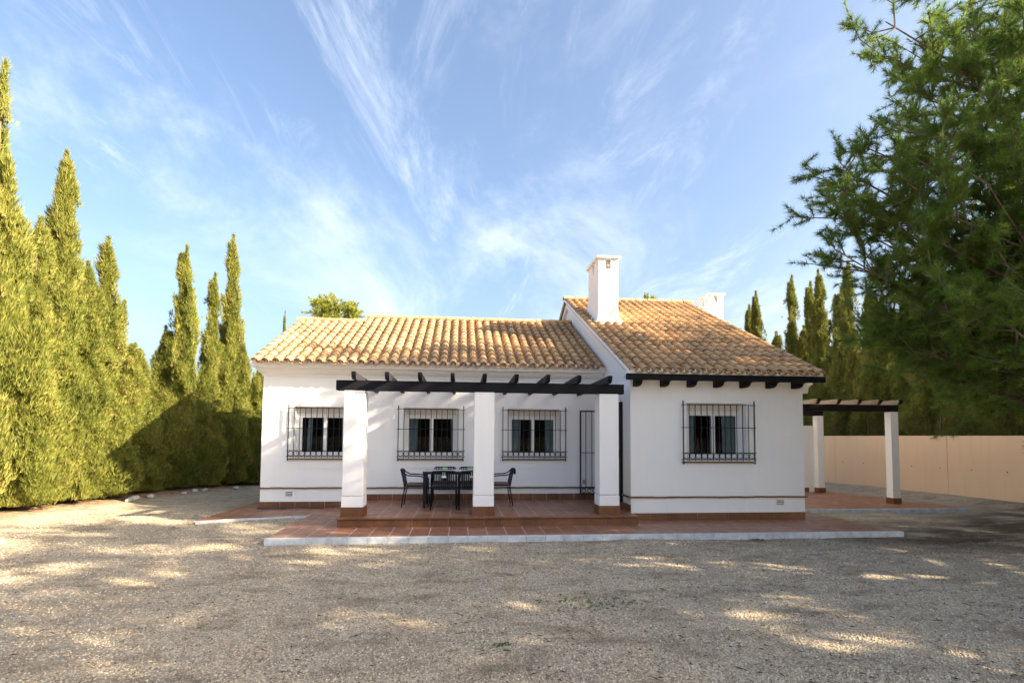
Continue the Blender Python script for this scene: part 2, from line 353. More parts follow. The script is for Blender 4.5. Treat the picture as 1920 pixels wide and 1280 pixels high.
pave(ter, [[C_, (7.63, 0), (7.565, .863), (-2.965, .863)], [(3.27, .863), (7.565, .863), (7.52, 1.374), (3.27, 1.374)],
           [(-2.965, .863), (-2.1, .863), (-2.1, 3.47), (-2.965, 3.47)], [(6.812, 1.374), (7.52, 1.374), (7.42, 2.9), (6.812, 2.9)]], 0)
def kerb(parent, a, b, n, name='kerb_stone', zt=-.004, zb=-.2, th=.05):
    a, b = Vector((*a, 0)), Vector((*b, 0)); d = (b-a)/n; ln = d.length; rz = math.atan2(d.y, d.x)
    me = MB().box(.002, ln-.002, -th, 0, zb, zt).mesh(name, 'kerbpaint', bevel=.004)
    for k in range(n):
        o = link(name, me, parent, a+d*k+Vector((0, 0, random.uniform(-.003, .002)))); o.rotation_euler.z = rz + random.uniform(-.004, .004)
kerb(ter, (-2.99, 0.0), (7.64, 0.0), 34)
wk = slab('side_walk', [[A_, (-2.97, 2.424), (-2.97, 3.47), (-4.318, 3.47), (-4.318, 8.9), (-4.73, 8.9)]], -.16, -.0065, 'grout', 'terracotta tiled walk with white kerb round the left corner of the house', 'path')
pave(wk, [[A_, (-2.97, 2.424), (-2.97, 3.47), (-4.83, 3.47)], [(-4.83, 3.47), (-4.335, 3.47), (-4.335, 8.9), (-4.73, 8.9)]], -.004)
kerb(wk, A_, (-2.97, 2.426), 6, zt=-.006)
st = slab('side_terrace', [[(7.42, 2.79), (11.72, 2.74), (11.1, 7.2), (7.42, 7.2)]], -.16, -.0045, 'grout', 'terracotta tiled side terrace under the small pergola', 'terrace')
pave(st, [[(7.43, 2.80), (11.71, 2.745), (11.1, 7.0), (7.43, 7.0)]], -.002)
kerb(st, (7.42, 2.79), (11.73, 2.735), 14, zt=-.004)
# raised porch: riser tiles, rounded nosing, floor
PX0, PX1 = -2.09, 3.24
po = slab('porch_floor', [[(PX0+.012, Ys+.012), (PX1, Ys+.012), (PX1, 3.475), (PX0+.012, 3.475)]], -.1, zs-.0025, 'grout', 'raised terracotta porch floor with one step under the pergola', 'porch')
pave(po, [[(PX0+.05, Ys+.03), (PX1+.0, Ys+.03), (PX1+.0, 3.478), (PX0+.05, 3.478)]], zs)
rm = MB().box(.003, T-.003, -.012, 0, 0, zs-.03).mesh('riser_tile', 'skirttile'); nm = MB().prism([(-.035, zs-.012), (-.028, zs-.026), (-.012, zs-.032), (.045, zs-.032), (.045, zs+.001), (-.02, zs+.001), (-.032, zs-.003)], 0, .002, T-.002).mesh('step_nosing', 'skirttile')
k = 0; x = PX0
while x < PX1-.01:
    wdt = min(T, PX1-x); q = link('riser_tile', rm, po, (x, Ys+.012, .001)); q.scale.x = wdt/T
    q = link('step_nosing', nm, po, (x, Ys, 0)); q.scale.x = wdt/T; x += T
for i in range(9):                                                       # left edge of the step
    y = Ys+.012+i*T
    if y+T < 3.48:
        q = link('riser_tile', rm, po, (PX0, y+T, .001)); q.rotation_euler.z = -math.pi/2
        q = link('step_nosing', nm, po, (PX0, y+T, 0)); q.rotation_euler.z = -math.pi/2

# ------------------------------------------------------------------ house
HS = tag(empty('house', (1.2, 6, 0)), 'white rendered single storey house with clay tile roofs and two chimneys', 'house')
HO = Vector((1.2, 6, 0))
def hp(name, me, loc=(0, 0, 0), parent=None, rz=0):
    o = link(name, me, parent or HS, Vector(loc) - (HO if not parent else Vector((0, 0, 0)))); o.rotation_euler.z = rz; return o
def wallmesh(u0, u1, z0, z1, th, ops, name='wall', front=0.0, mat='plaster'):
    """wall in local x/z, outer face y=front, thickness th to +y, rectangular openings (u0,u1,z0,z1)"""
    us = sorted({u0, u1, *[o[0] for o in ops], *[o[1] for o in ops]}); zs_ = sorted({z0, z1, *[o[2] for o in ops], *[o[3] for o in ops]})
    inside = lambda u, z: any(o[0] < u < o[1] and o[2] < z < o[3] for o in ops)
    mb = MB(); idx = {}
    def vid(i, j, s):
        if (i, j, s) not in idx: idx[(i, j, s)] = len(mb.v); mb.v.append((us[i], front+(th if s else 0), zs_[j]))
        return idx[(i, j, s)]
    solid = lambda i, j: 0 <= i < len(us)-1 and 0 <= j < len(zs_)-1 and not inside((us[i]+us[i+1])/2, (zs_[j]+zs_[j+1])/2)
    for i in range(len(us)-1):
        for j in range(len(zs_)-1):
            if not solid(i, j): continue
            mb.f.append((vid(i,j,0), vid(i+1,j,0), vid(i+1,j+1,0), vid(i,j+1,0))); mb.f.append((vid(i,j,1), vid(i,j+1,1), vid(i+1,j+1,1), vid(i+1,j,1)))
            for di, dj, c1_, c2_ in ((-1,0,(0,0),(0,1)), (1,0,(1,0),(1,1)), (0,-1,(0,0),(1,0)), (0,1,(0,1),(1,1))):
                if not solid(i+di, j+dj):
                    a, b2 = (i+c1_[0], j+c1_[1]), (i+c2_[0], j+c2_[1]); mb.f.append((vid(*a,0), vid(*b2,0), vid(*b2,1), vid(*a,1)))
    return mb.mesh(name, mat)
WIN = [(-3.74, Yl, 1.095), (-1.3785, Yl, 1.095), (.9534, Yl, 1.095), (4.2864, Yr, 1.141)]     # left end of each grille
GW, GH = 1.443, 1.095
def opening(wx, wz): return (wx+.105, wx+1.325, wz+.0, wz+1.12)
ops = [opening(w_[0], w_[2]) for w_ in WIN]
hp('wall', wallmesh(XL, XC, -.15, 3.1, .28, ops[:3]), (0, Yl, 0))
hp('wall', wallmesh(XC, XR, -.15, 2.84, .28, ops[3:]), (0, Yr, 0))
sE, sR = .475, .471
# left gable wall, right block gable walls, back walls
rY, rZ = 7.2935, 5.72
def gable(x0, x1, ya, yb, yr_, zr, ze, cut=.282):
    f_ = (zr-ze)/(yr_-ya); return MB().prism([(ya+cut, -.15), (yb-cut, -.15), (yb-cut, ze+f_*cut), (yr_, zr), (ya+cut, ze+f_*cut)], 0, x0, x1).mesh('wall', 'plaster')
LR1 = 6.45
hp('wall', gable(XL, XL+.28, Yl, 2*LR1-Yl, LR1, 4.56, 3.15))
db = .30                                                                  # side wall of the taller block, with the entrance opening
YB = 2*rY-Yr
hp('wall', MB().prism([(Yr+.282, -.15), (1.93, -.15), (1.93, 3.06), (Yr+.282, 2.95)], 0, XC, XC+.28).mesh('wall', 'plaster'))
hp('wall', MB().prism([(1.93, 2.32), (3.2, 2.32), (3.2, 3.64), (1.93, 3.06)], 0, XC, XC+.28).mesh('wall', 'plaster'))
hp('wall', MB().prism([(3.2, -.15), (YB-.282, -.15), (YB-.282, 2.9), (rY, rZ-.12), (3.2, 3.64)], 0, XC, XC+.28).mesh('wall', 'plaster'))
hp('wall', gable(XR-.28, XR, Yr, YB, rY, rZ-.12, 2.82))
hp('wall', MB().box(XC, XR, YB-.28, YB, -.15, 2.84).mesh('wall', 'plaster'))
hp('wall', MB().box(XL, XC, 2*LR1-Yl-.28, 2*LR1-Yl, -.15, 3.15).mesh('wall', 'plaster'))
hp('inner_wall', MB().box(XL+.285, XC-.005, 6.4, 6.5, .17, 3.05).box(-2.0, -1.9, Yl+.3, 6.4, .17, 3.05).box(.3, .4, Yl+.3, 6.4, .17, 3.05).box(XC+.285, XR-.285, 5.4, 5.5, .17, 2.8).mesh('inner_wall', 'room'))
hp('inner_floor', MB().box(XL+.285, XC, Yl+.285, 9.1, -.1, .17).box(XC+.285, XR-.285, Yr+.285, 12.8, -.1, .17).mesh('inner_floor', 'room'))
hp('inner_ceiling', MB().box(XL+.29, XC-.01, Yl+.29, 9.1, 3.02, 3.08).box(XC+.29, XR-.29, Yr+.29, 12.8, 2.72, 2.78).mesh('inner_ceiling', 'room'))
# entrance door deep in the side opening
hp('door', MB().box(XC+.2, XC+.25, 1.93, 3.2, .28, 2.32).mesh('door', 'greywood')); hp('threshold', MB().box(XC-.03, XC+.3, 1.90, 3.21, .158, .30).mesh('threshold', 'skirttile'))
# rear wing, seen only by its chimney
hp('wall', MB().prism([(7.25, -.15), (11.45, -.15), (11.45, 2.8), (9.35, 3.8), (7.25, 2.8)], 0, 6.81, 10.2).mesh('wall', 'plaster'))
hp('rear_roof', MB().prism([(7.0, 2.72), (9.35, 3.84), (11.7, 2.72), (11.7, 2.86), (9.35, 3.98), (7.0, 2.86)], 0, 6.83, 10.35).mesh('rear_roof', 'rooftile'))
# plaster panels round the windows, a few mm proud
for (wx, wy, wz) in WIN:
    hp('plaster_panel', wallmesh(wx-.145, wx+1.60, wz-.235, wz+1.335, .012, [opening(wx, wz)], 'plaster_panel', -.010), (0, wy, 0))
# cornice of the lower wing
prof = [(0, 2.90), (-.02, 2.90), (-.025, 2.935), (-.07, 2.965), (-.105, 3.01), (-.11, 3.04), (-.135, 3.045), (-.14, 3.065), (-.197, 3.07), (-.197, 3.145), (0, 3.145)]
mb = MB(); n = len(prof); path = [((XL, 2*LR1-Yl), (-1, 0)), ((XL, Yl), (-1, 1)), ((XC-.001, Yl), (0, 1))]
for (pt, dr) in path: mb.v += [(pt[0]+(-q[0])*dr[0]*.84, pt[1]+q[0]*dr[1]*1.5, q[1]-.02) for q in prof]
for s_ in range(2):
    for i in range(n): mb.f.append((s_*n+i, s_*n+(i+1) % n, (s_+1)*n+(i+1) % n, (s_+1)*n+i))
hp('cornice', mb.mesh('cornice', 'plaster'))

hp('eave_strip', MB().box(XL-.14, XC-.002, 3.178, 3.23, 3.124, 3.215).mesh('eave_strip', 'plaster'))
# roofs: tile columns of covers over channels
CS, RS = .219, .335
def barrel(lw, uw, hgt, ln, th=.014, seg=7, flip=False):
    mb = MB(); rows = []
    for (y, wd, hh) in ((0, lw, hgt), (ln, uw, hgt*.86)):
        for t_ in (0, th):
            rows.append([(math.cos(math.pi*(1-i/seg))*(wd/2-t_), y, math.sin(math.pi*i/seg)*(hh-t_)*(-1 if flip else 1)) for i in range(seg+1)])
    for r_ in rows: mb.v += r_
    k = seg+1
    for i in range(seg):
        mb.f += [(i, i+1, 2*k+i+1, 2*k+i), (k+i+1, k+i, 3*k+i, 3*k+i+1), (i+1, i, k+i, k+i+1)]
    mb.f += [(0, 2*k, 3*k, k), (seg, k+seg, 3*k+seg, 2*k+seg)]
    return mb
cov = barrel(.175, .14, .082, .40); chan = barrel(.17, .15, .05, .40, seg=5, flip=True)
cov_me = cov.mesh('roof_tile', 'rooftile', smooth=False); chan_me = chan.mesh('channel_tile', 'rooftile')
def tmat(x, yy, e, s, zoff, tilt):
    a = math.atan(s); u = Vector((0, math.cos(a), math.sin(a))); nn_ = Vector((0, -math.sin(a), math.cos(a)))
    o = Vector((x, e[0], e[1])) + u*yy + nn_*zoff
    m_ = Matrix((Vector((1, 0, 0)), u, nn_)).transposed().to_4x4() @ Matrix.Rotation(tilt, 4, 'X') @ Matrix.Rotation(random.uniform(-.012, .012), 4, 'Z'); m_.translation = o
    return m_
covers, chans = [], []
def roofside(ri, x0, x1, e, s, length, last=False):
    nc = round((x1-x0)/CS); cs = (x1-x0)/nc; nr = math.ceil((length-.02)/RS)
    for c_ in range(nc):
        for r_ in range(nr):
            sc_ = min(1, (length-r_*RS)/.40+.12)
            for lst, xx, zo, tl in ((covers, x0+cs*(c_+.5), .035, -.045), (chans, x0+cs*(c_+1), .035, -.04)):
                if lst is chans and c_ == nc-1 and not last: continue
                m_ = tmat(xx+random.uniform(-.004, .004), r_*RS+random.uniform(-.008, .008), e, s, zo+random.uniform(0, .004), tl)
                if sc_ < 1: m_ = m_ @ Matrix.Diagonal((1, sc_, 1, 1))
                lst.append((ri, m_))
ca, sa = math.cos(math.atan(sE)), math.sin(math.atan(sE))
eL = (3.075, 3.115); eR = (1.0, 2.80)
LR2 = 6.93
roofside(0, XL-.17, -2.71, eL, sE, (LR1-eL[0])/ca, True); roofside(0, -2.71, XC-.02, eL, sE, (LR2-eL[0])/ca)
roofside(1, 3.107, 7.05, eR, sR, (rY-eR[0])/math.cos(math.atan(sR)))
def backside(ri, x0, x1, yr_, zr, s, length):      # mirrored rear slope, joined
    nc = round((x1-x0)/CS); cs = (x1-x0)/nc
    for c_ in range(nc):
        for r_ in range(int(length/RS)):
            m_ = Matrix.Translation((0, 2*yr_, 0)) @ Matrix.Diagonal((1, -1, 1, 1)) @ tmat(x0+cs*(c_+.5), r_*RS, (yr_-length*math.cos(math.atan(s)), zr-length*math.sin(math.atan(s))), s, .035, -.045)
            chans.append((ri, m_)); back.append((ri, m_))
back = []
backside(1, 3.107, 7.05, rY, eR[1]+(rY-eR[0])*sR, sR, 6.7)
def deck(x0, x1, e, s, yr_, yb, th=.06):
    z = lambda y: e[1]+(y-e[0])*s if y <= yr_ else e[1]+(2*yr_-y-e[0])*s
    g_ = e[0]+.17
    return MB().prism([(g_, z(g_)-th), (yr_, z(yr_)-th), (yb, z(yb)-th), (yb, z(yb)), (yr_, z(yr_)), (g_, z(g_))], 0, x0, x1)
roofs = [hp('roof', deck(XL-.15, -2.715, eL, sE, LR1, 2*LR1-3.1).mesh('roof', 'channelclay'), (0, 0, -.03)),
         hp('roof', deck(3.15, 7.0, eR, sR, rY, 2*rY-1.1, .05).mesh('roof', 'channelclay'), (0, 0, -.03))]
hp('roof_deck', deck(-2.715, XC-.01, eL, sE, LR2, 2*LR2-3.1).mesh('roof_deck', 'channelclay'), (0, 0, -.032))
camp = Vector((0, -D, H))
covers.sort(key=lambda q: (q[1].translation-camp).length)
for ri, m_ in covers[:290]:
    o = link('roof_tile', cov_me, roofs[ri]); o.matrix_local = Matrix.Translation(-(HO*0)) @ m_
    o.matrix_local = Matrix.Translation(-Vector(roofs[ri].location) - HO) @ m_
def joined(mb, lst):
    base = np.array(mb.v); fl = mb.f; V = []; F = []
    for k_, (ri, m_) in enumerate(lst):
        A = np.array(m_); V.append(base @ A[:3, :3].T + A[:3, 3]); F += [tuple(i+k_*len(base) for i in f) for f in fl]
    me = bpy.data.meshes.new('roof_tiles'); me.from_pydata(np.concatenate(V).tolist(), [], F); me.materials.append(MT['rooftile']); return me
for ri in (0, 1):
    for nm_, mb_, lst in (('upper_roof_tiles', cov, covers[290:]), ('channel_tiles', chan, [c_ for c_ in chans if c_ not in back]), ('rear_roof_tiles', cov, back)):
        sub = [c_ for c_ in lst if c_[0] == ri]
        if sub: tag(hp(nm_, joined(mb_, sub)), kind='stuff')
# ridge tiles
rt_me = None
mbr = barrel(.21, .18, .10, .43, seg=8); rt_me = mbr.mesh('ridge_tile', 'rooftile')
def ridge(x0, x1, y, z):
    x = x0; 
    while x < x1-.1:
        o = hp('ridge_tile', rt_me, (x, y, z+random.uniform(-.004, .004))); o.rotation_euler = (0, random.uniform(-.012, .004)-.02, -math.pi/2+random.uniform(-.012, .012)); x += .38
        o.scale.y = 1 if x < x1 else .8
def bed(x0, x1, y, z): hp('ridge_mortar', MB().prism([(y-.13, z-.11), (y+.13, z-.11), (y+.07, z+.035), (y-.07, z+.035)], 0, x0, x1).mesh('ridge_mortar', 'channelclay'))
zl = lambda y: eL[1]+(y-eL[0])*sE
ridge(XL-.2, -2.75, LR1, zl(LR1)+.035); ridge(-2.73, XC-.1, LR2, zl(LR2)+.035)
ridge(3.09, 7.0, rY, eR[1]+(rY-eR[0])*sR+.035)
bed(XL-.15, -2.74, LR1, zl(LR1)+.03); bed(-2.70, XC-.01, LR2, zl(LR2)+.03); bed(3.13, 7.02, rY, eR[1]+(rY-eR[0])*sR+.03)
# rake moulding of the taller gable and white strip under its eave
for (x0, x1) in ((XC-.150, XC), (XR, XR+.23)):
    zz_ = lambda y: eR[1]+(y-eR[0])*sR
    hp('rake_moulding', MB().prism([(1.08, zz_(1.08)-.03), (rY, zz_(rY)-.03), (2*rY-1.08, zz_(1.08)-.03), (2*rY-1.08, zz_(1.08)+.03), (rY, zz_(rY)+.03), (1.08, zz_(1.08)+.03)], 0, x0, x1).mesh('rake_moulding', 'plaster'))
    hp('rake_moulding', MB().prism([(1.25, zz_(1.25)-.2), (rY, zz_(rY)-.22), (2*rY-1.25, zz_(1.25)-.2), (2*rY-1.25, zz_(1.25)-.028), (rY, zz_(rY)-.028), (1.25, zz_(1.25)-.028)], 0, x0+(.07 if x0 < XC else 0), x1-(.09 if x0 > XC else 0)).mesh('rake_moulding', 'plaster'))
hp('eave_strip', MB().box(3.115, 7.03, 1.06, 1.2, 2.786, 2.885).mesh('eave_strip', 'plaster'))
hp('eave_beam', MB().box(3.10, 7.06, 1.03, 1.14, 2.672, 2.785).mesh('eave_beam', 'darkwood', bevel=.006))
hp('eave_soffit', MB().box(3.12, 7.03, 1.14, 1.377, 2.745, 2.775).mesh('eave_soffit', 'plaster'))
cb = MB().prism([(-.30, .12), (-.30, .06), (-.24, .045), (-.215, .0), (-.12, -.03), (-.02, -.03), (.12, -.05), (.12, .12)], 0, -.055, .055).mesh('corbel', 'darkwood', bevel=.006)
for i in range(7): hp('corbel', cb, (3.43+.541*i-.06, 1.375, 2.60))
hp('cornice_return', MB().prism([(XR, 2.49), (XR+.13, 2.49), (XR+.135, 2.52), (XR+.15, 2.60), (XR+.20, 2.655), (XR+.235, 2.66), (XR+.235, 2.70), (XR, 2.70)], 1, 1.40, 9.0).mesh('cornice_return', 'plaster'))
# chimneys
def chimney(x0, x1, y0, y1, zb0, zb1, zt):
    xm, ym = (x0+x1)/2, (y0+y1)/2; hx, hy = (x1-x0)/2, (y1-y0)/2; g = Vector((xm, ym, 0))
    mb = MB(); lv = [(-.6, .10), (-.02, .085), (.04, .055), (.14, .025), (.30, .006), (.45, 0)]
    ring = []
    for dz, fl_ in lv: ring.append([(-hx-fl_, -hy-fl_, dz, 0), (hx+fl_, -hy-fl_, dz, 0), (hx+fl_, hy+fl_, dz, 1), (-hx-fl_, hy+fl_, dz, 1)])
    for r_ in ring: mb.v += [(q[0], q[1], (zb1 if q[3] else zb0)+q[2]) for q in r_]
    ht = .46                                                            # vent height under the cap
    mb.v += [(-hx, -hy, zt-ht), (hx, -hy, zt-ht), (hx, hy, zt-ht), (-hx, hy, zt-ht)]
    nl = len(lv)+1
    for a in range(nl-1):
        for k_ in range(4): mb.f.append((a*4+k_, a*4+(k_+1) % 4, (a+1)*4+(k_+1) % 4, (a+1)*4+k_))
    o = hp('chimney', mb.mesh('chimney', 'plaster'), g)
    # head with a slot in each side
    th = .09; s1 = .075
    hd = MB()
    for sx_ in (-1, 1):
        for sy_ in (-1, 1):
            xa, xb = sorted((sx_*hx, sx_*s1)); ya, yb = sorted((sy_*hy, sy_*(hy-th))); hd.box(xa, xb, ya, yb, zt-ht, zt)
            xa, xb = sorted((sx_*hx, sx_*(hx-th))); ya, yb = sorted((sy_*(hy-th), sy_*s1)); hd.box(xa, xb, ya, yb, zt-ht, zt)
    hd.box(-s1, s1, -hy, -hy+th, zt-ht, zt-.28); hd.box(-s1, s1, hy-th, hy, zt-ht, zt-.28); hd.box(-hx, -hx+th, -s1, s1, zt-ht, zt-.28); hd.box(hx-th, hx, -s1, s1, zt-ht, zt-.28)
    hd.box(-hx+th, hx-th, -hy+th, hy-th, zt-ht, zt-ht+.02)
    link('chimney_head', hd.mesh('chimney_head', 'plaster'), o)
    link('chimney_cap', MB().box(-hx-.06, hx+.06, -hy-.06, hy+.06, zt, zt+.055).mesh('chimney_cap', 'plaster', bevel=.008), o)
    return o
zr_ = lambda y: eR[1]+(y-eR[0])*sR
chimney(3.445, 3.952, 4.42, 5.50, zr_(4.42)+.06, zr_(5.5)+.06, 6.13)
chimney(8.47, 8.98, 8.76, 9.7, 3.7, 3.7, 6.50)
# skirting, string course, vents
sk = MB().box(.003, T-.003, -.014, 0, 0, .136).mesh('skirting_tile', 'skirttile', bevel=.003)
def skirt(x0, x1, y, z, off, parent=None):
    x = off
    while x > x0: x -= T
    while x < x1-.004:
        a, b2 = max(x, x0), min(x+T, x1)
        if b2-a > .02: o = hp('skirting_tile', sk, (a, y, z)); o.scale.x = (b2-a)/T
        x += T
skirt(XL-.012, PX0, Yl, .0, -4.2105); skirt(PX0+.0, XC-.02, Yl, zs, 1.3409); skirt(XC+.0, XR+.012, Yr, .0, 3.6468)
def skirty(x, y0, y1, z, sgn):
    y = y0
    while y < y1-.02:
        o = hp('skirting_tile', sk, (x, y if sgn > 0 else min(y+T, y1), z)); o.rotation_euler.z = math.pi/2*sgn; o.scale.x = (min(y+T, y1)-y)/T; y += T
skirty(XR, Yr, 2.9, 0, 1); skirty(XC, Yr-.01, 1.90, zs, -1); skirty(XL, Yl, 8, 0, -1)
tr_me = MB().box(.0015, .2485, -.032, 0, 0, .034).mesh('trim_tile', 'trimtile', bevel=.005)
def trim(x0, x1, y, z):
    x = x0
    while x < x1-.01: o = hp('trim_tile', tr_me, (x, y, z+random.uniform(-.003, .003))); o.scale.x = min(.25, x1-x)/.25; x += .25
trim(XL-.03, XC-.01, Yl, .415); trim(XC-.03, XR+.04, Yr, .42)
y = Yr
while y < 1.9: o = hp('trim_tile', tr_me, (XC, min(y+.25, 1.92), .42)); o.rotation_euler.z = -math.pi/2; o.scale.x = min(.25, 1.92-y)/.25; y += .25
y = Yr+.002
while y < 6: o = hp('trim_tile', tr_me, (XR, y, .42)); o.rotation_euler.z = math.pi/2; y += .25
for (vx, vy, vz) in ((-3.792, Yl, .25), (6.20, Yr, .275)):
    v_ = hp('vent', MB().box(0, .165, -.012, 0, 0, .115).mesh('vent', 'pvc', bevel=.003), (vx, vy, vz))
    for k_ in range(3): link('slot', MB().box(.012, .153, -.0145, -.0115, .018+k_*.032, .031+k_*.032).mesh('slot', 'iron'), v_)
hp('socket', MB().box(0, .07, -.03, 0, 0, .09).mesh('socket', 'galv', bevel=.005), (2.80, Yl, .52))

# windows: frame, two sliding sashes, panes, shutter strip, sill, curtains
fw_, sw = 1.22, 1.12
def window(wx, wy, wz, cur, idx):
    x0, x1, z0, z1 = opening(wx, wz); wd, ht = x1-x0, z1-z0; yb = .15
    o = hp('window', MB().box(0, .05, yb, yb+.06, .0, ht).box(wd-.05, wd, yb, yb+.06, 0, ht).box(.05, wd-.05, yb, yb+.06, 0, .05).box(.05, wd-.05, yb, yb+.06, ht-.17, ht-.12).mesh('window', 'pvc'), (x0, wy, z0))
    link('shutter_box', MB().box(.05, wd-.05, yb-.012, yb+.05, ht-.12, ht).box(.05, wd-.05, yb-.02, yb+.05, ht-.145, ht-.122).mesh('shutter_box', 'shutter'), o)
    mid = wd/2
    for (a, b2, yo) in ((.05, mid+.045, .012), (mid-.045, wd-.05, .035)):
        s_ = link('sash', wallmesh(a, b2, .05, ht-.17, .022, [(a+.07, b2-.07, .12, ht-.235)], 'sash', yb+yo, 'pvc'), o)
        link('pane', MB().box(a+.07, b2-.07, yb+yo+.008, yb+yo+.012, .12, ht-.235).mesh('pane', 'glass'), o)
    link('sill', MB().prism([(-.055, -.045), (-.055, -.02), (yb, .004), (yb, -.045)], 0, -.10, wd+.115).mesh('sill', 'trimtile'), o)
    for (a, b2) in cur:
        mb = MB(); m_ = int((b2-a)/.012); pts = [(a+(b2-a)*i/m_, yb+.105+.02*math.sin(i*1.15)+.008*math.sin(i*.41), 0) for i in range(m_+1)]
        for q in pts: mb.v += [(q[0], q[1], .02), (q[0]+(.04 if a < .3 else -.05)*.6, q[1], ht-.13)]
        mb.f = [(2*i, 2*i+2, 2*i+3, 2*i+1) for i in range(m_)]
        link('curtain', mb.mesh('curtain', 'curtain', smooth=True), o)
CUR = [[(.20, .30), (.98, 1.15)], [(.06, .28), (1.07, 1.18)], [(.06, .32), (.93, 1.16)], [(.05, .24), (.86, 1.17)]]
for i, (wx, wy, wz) in enumerate(WIN): window(wx, wy, wz, CUR[i], i)
# wrought iron grilles
def ringmesh(r, t_, name='ring'):
    mb = MB(); pts = [(r*math.cos(a*math.pi/9), 0, r*math.sin(a*math.pi/9)) for a in range(18)]
    mb.tube(pts+[pts[0], pts[1]], t_, 4, False); return mb.mesh(name, 'iron', smooth=True)
bar_me = MB().box(-.006, .006, -.006, .006, 0, GH).mesh('bar', 'iron'); ring_me = ringmesh(.053, .006)
end_me = MB().box(-.009, .009, -.009, .009, -.03, GH+.02).tube([(0,0,GH+.02),(0,0,GH+.035),(0,0,GH+.05),(0,0,GH+.085)], [.008,.016,.012,.001], 6).tube([(0,0,-.07),(0,0,-.055),(0,0,-.03)], [.002,.016,.012], 6).mesh('bar', 'iron')
rail_me = MB().box(-.035, GW+.035, -.004, .004, -.006, .006).mesh('rail', 'iron')
arm_me = MB().box(-.005, .005, 0, .1, -.005, .005).mesh('bracket', 'iron')
for (wx, wy, wz) in WIN:
    g = hp('window_grille', rail_me, (wx, wy-.09, wz+GH-.012))
    for zq in (-(GH-.012)+.64, -(GH-.012)+.155, -(GH-.012)+.03): link('rail', rail_me, g, (0, 0, zq))
    for k_ in range(13): link('bar', end_me if k_ in (0, 12) else bar_me, g, (GW*k_/12, 0, -(GH-.012)))
    for k_ in range(12): link('ring', ring_me, g, (GW*(k_+.5)/12, 0, -(GH-.012)+.0925))
    for k_ in (0, 12):
        for zq in (0, .64-(GH-.012), .03-(GH-.012)): link('bracket', arm_me, g, (GW*k_/12, 0, zq))
# entrance gate: two leaves in the side opening, the far one swung back against the porch wall
def leaf(wd, ht):
    root = MB().box(0, .03, -.015, .015, 0, ht).box(wd-.03, wd, -.015, .015, 0, ht).box(.03, wd-.03, -.015, .015, ht-.03, ht).box(.03, wd-.03, -.015, .015, .0, .025).box(.03, wd-.03, -.012, .012, .135, .155).box(.03, wd-.03, -.005, .005, .93, .945).mesh('gate', 'iron')
    return root
def gate(loc, rz, wd=.62, ht=1.95):
    o = hp('gate', leaf(wd, ht), loc, rz=rz); nb = 4
    for k_ in range(1, nb): link('bar', MB().box(-.007, .007, -.007, .007, .155, ht-.03).mesh('bar', 'iron'), o, ((wd)*k_/nb, 0, 0))
    for k_ in range(nb): link('ring', ringmesh(.045, .007), o, (.03+(wd-.06)*(k_+.5)/nb, 0, .08))
    return o
gate((2.72, 3.36, .29), rad(-4), .55, 1.90)
g2 = gate((XC-.035, 1.90, .29), rad(90), .62, 1.96)
link('lock_box', MB().box(.0, .06, -.02, .035, .9, 1.06).mesh('lock_box', 'iron', bevel=.004), g2)
hp('gate_frame', MB().box(XC-.045, XC+.0, 1.868, 1.898, .29, 2.3).box(XC-.045, XC, 3.17, 3.2, .29, 2.3).box(XC-.045, XC, 1.898, 3.17, 2.27, 2.3).mesh('gate_frame', 'iron'))

# ------------------------------------------------------------------ front pergola
PG = tag(empty('pergola', (.4, 1.24, zs)), 'long front pergola with dark wood beam and rafters on three white square pillars', 'pergola'); PO = Vector((.4, 1.24, zs))
def pp(name, me, loc, parent=None, par=None): return link(name, me, parent or PG, Vector(loc)-(PO if not parent else Vector((0, 0, 0))))
pw = .37; ZP = 2.39
pil = MB().box(-pw/2, pw/2, -pw/2, pw/2, .36, ZP-zs+.004).mesh('pillar', 'plaster', bevel=.016)
pbase = MB().box(-pw/2-.004, pw/2+.004, -pw/2-.004, pw/2+.004, .0, .354).mesh('pillar_base', 'plaster', bevel=.008)
skp = {}
for xa in (-2.078, .2425, 2.569):
    o = pp('pillar', pil, (xa+pw/2, 1.054+pw/2, zs)); link('pillar_base', pbase, o)
    for k_ in range(4):
        for (a, b2) in ((-pw/2-.016, .075), (.078, pw/2+.004)):
            me = skp.setdefault((a, b2), MB().box(a, b2, -pw/2-.017, -pw/2-.004, 0, .165).mesh('skirting_tile', 'skirttile', bevel=.003))
            q = link('skirting_tile', me, o); q.rotation_euler.z = math.pi/2*k_
pp('beam', MB().prism([(-2.625, 0), (2.63, 0), (2.63, .18), (-2.625, .18)], 1, 0, .17).mesh('beam', 'darkwood', bevel=.008), (.41, 1.045, ZP+.001))
rf = MB().prism([(-.25, .13), (-.25, .085), (-.225, .03), (-.19, .0), (2.434, .0), (2.434, .13)], 0, -.034, .034).mesh('rafter', 'rafterwood', bevel=.004)
rc = MB().prism([(-.262, .131), (-.262, .085), (-.235, .028), (-.19, -.0), (-.20, .131)], 0, -.036, .036).mesh('rafter_end', 'darkwood', bevel=.003)
for k_ in range(9):
    o = pp('rafter', rf, (-1.868+.572*k_, 1.054, ZP+.178)); o.rotation_euler.x = -.012; link('rafter_end', rc, o)

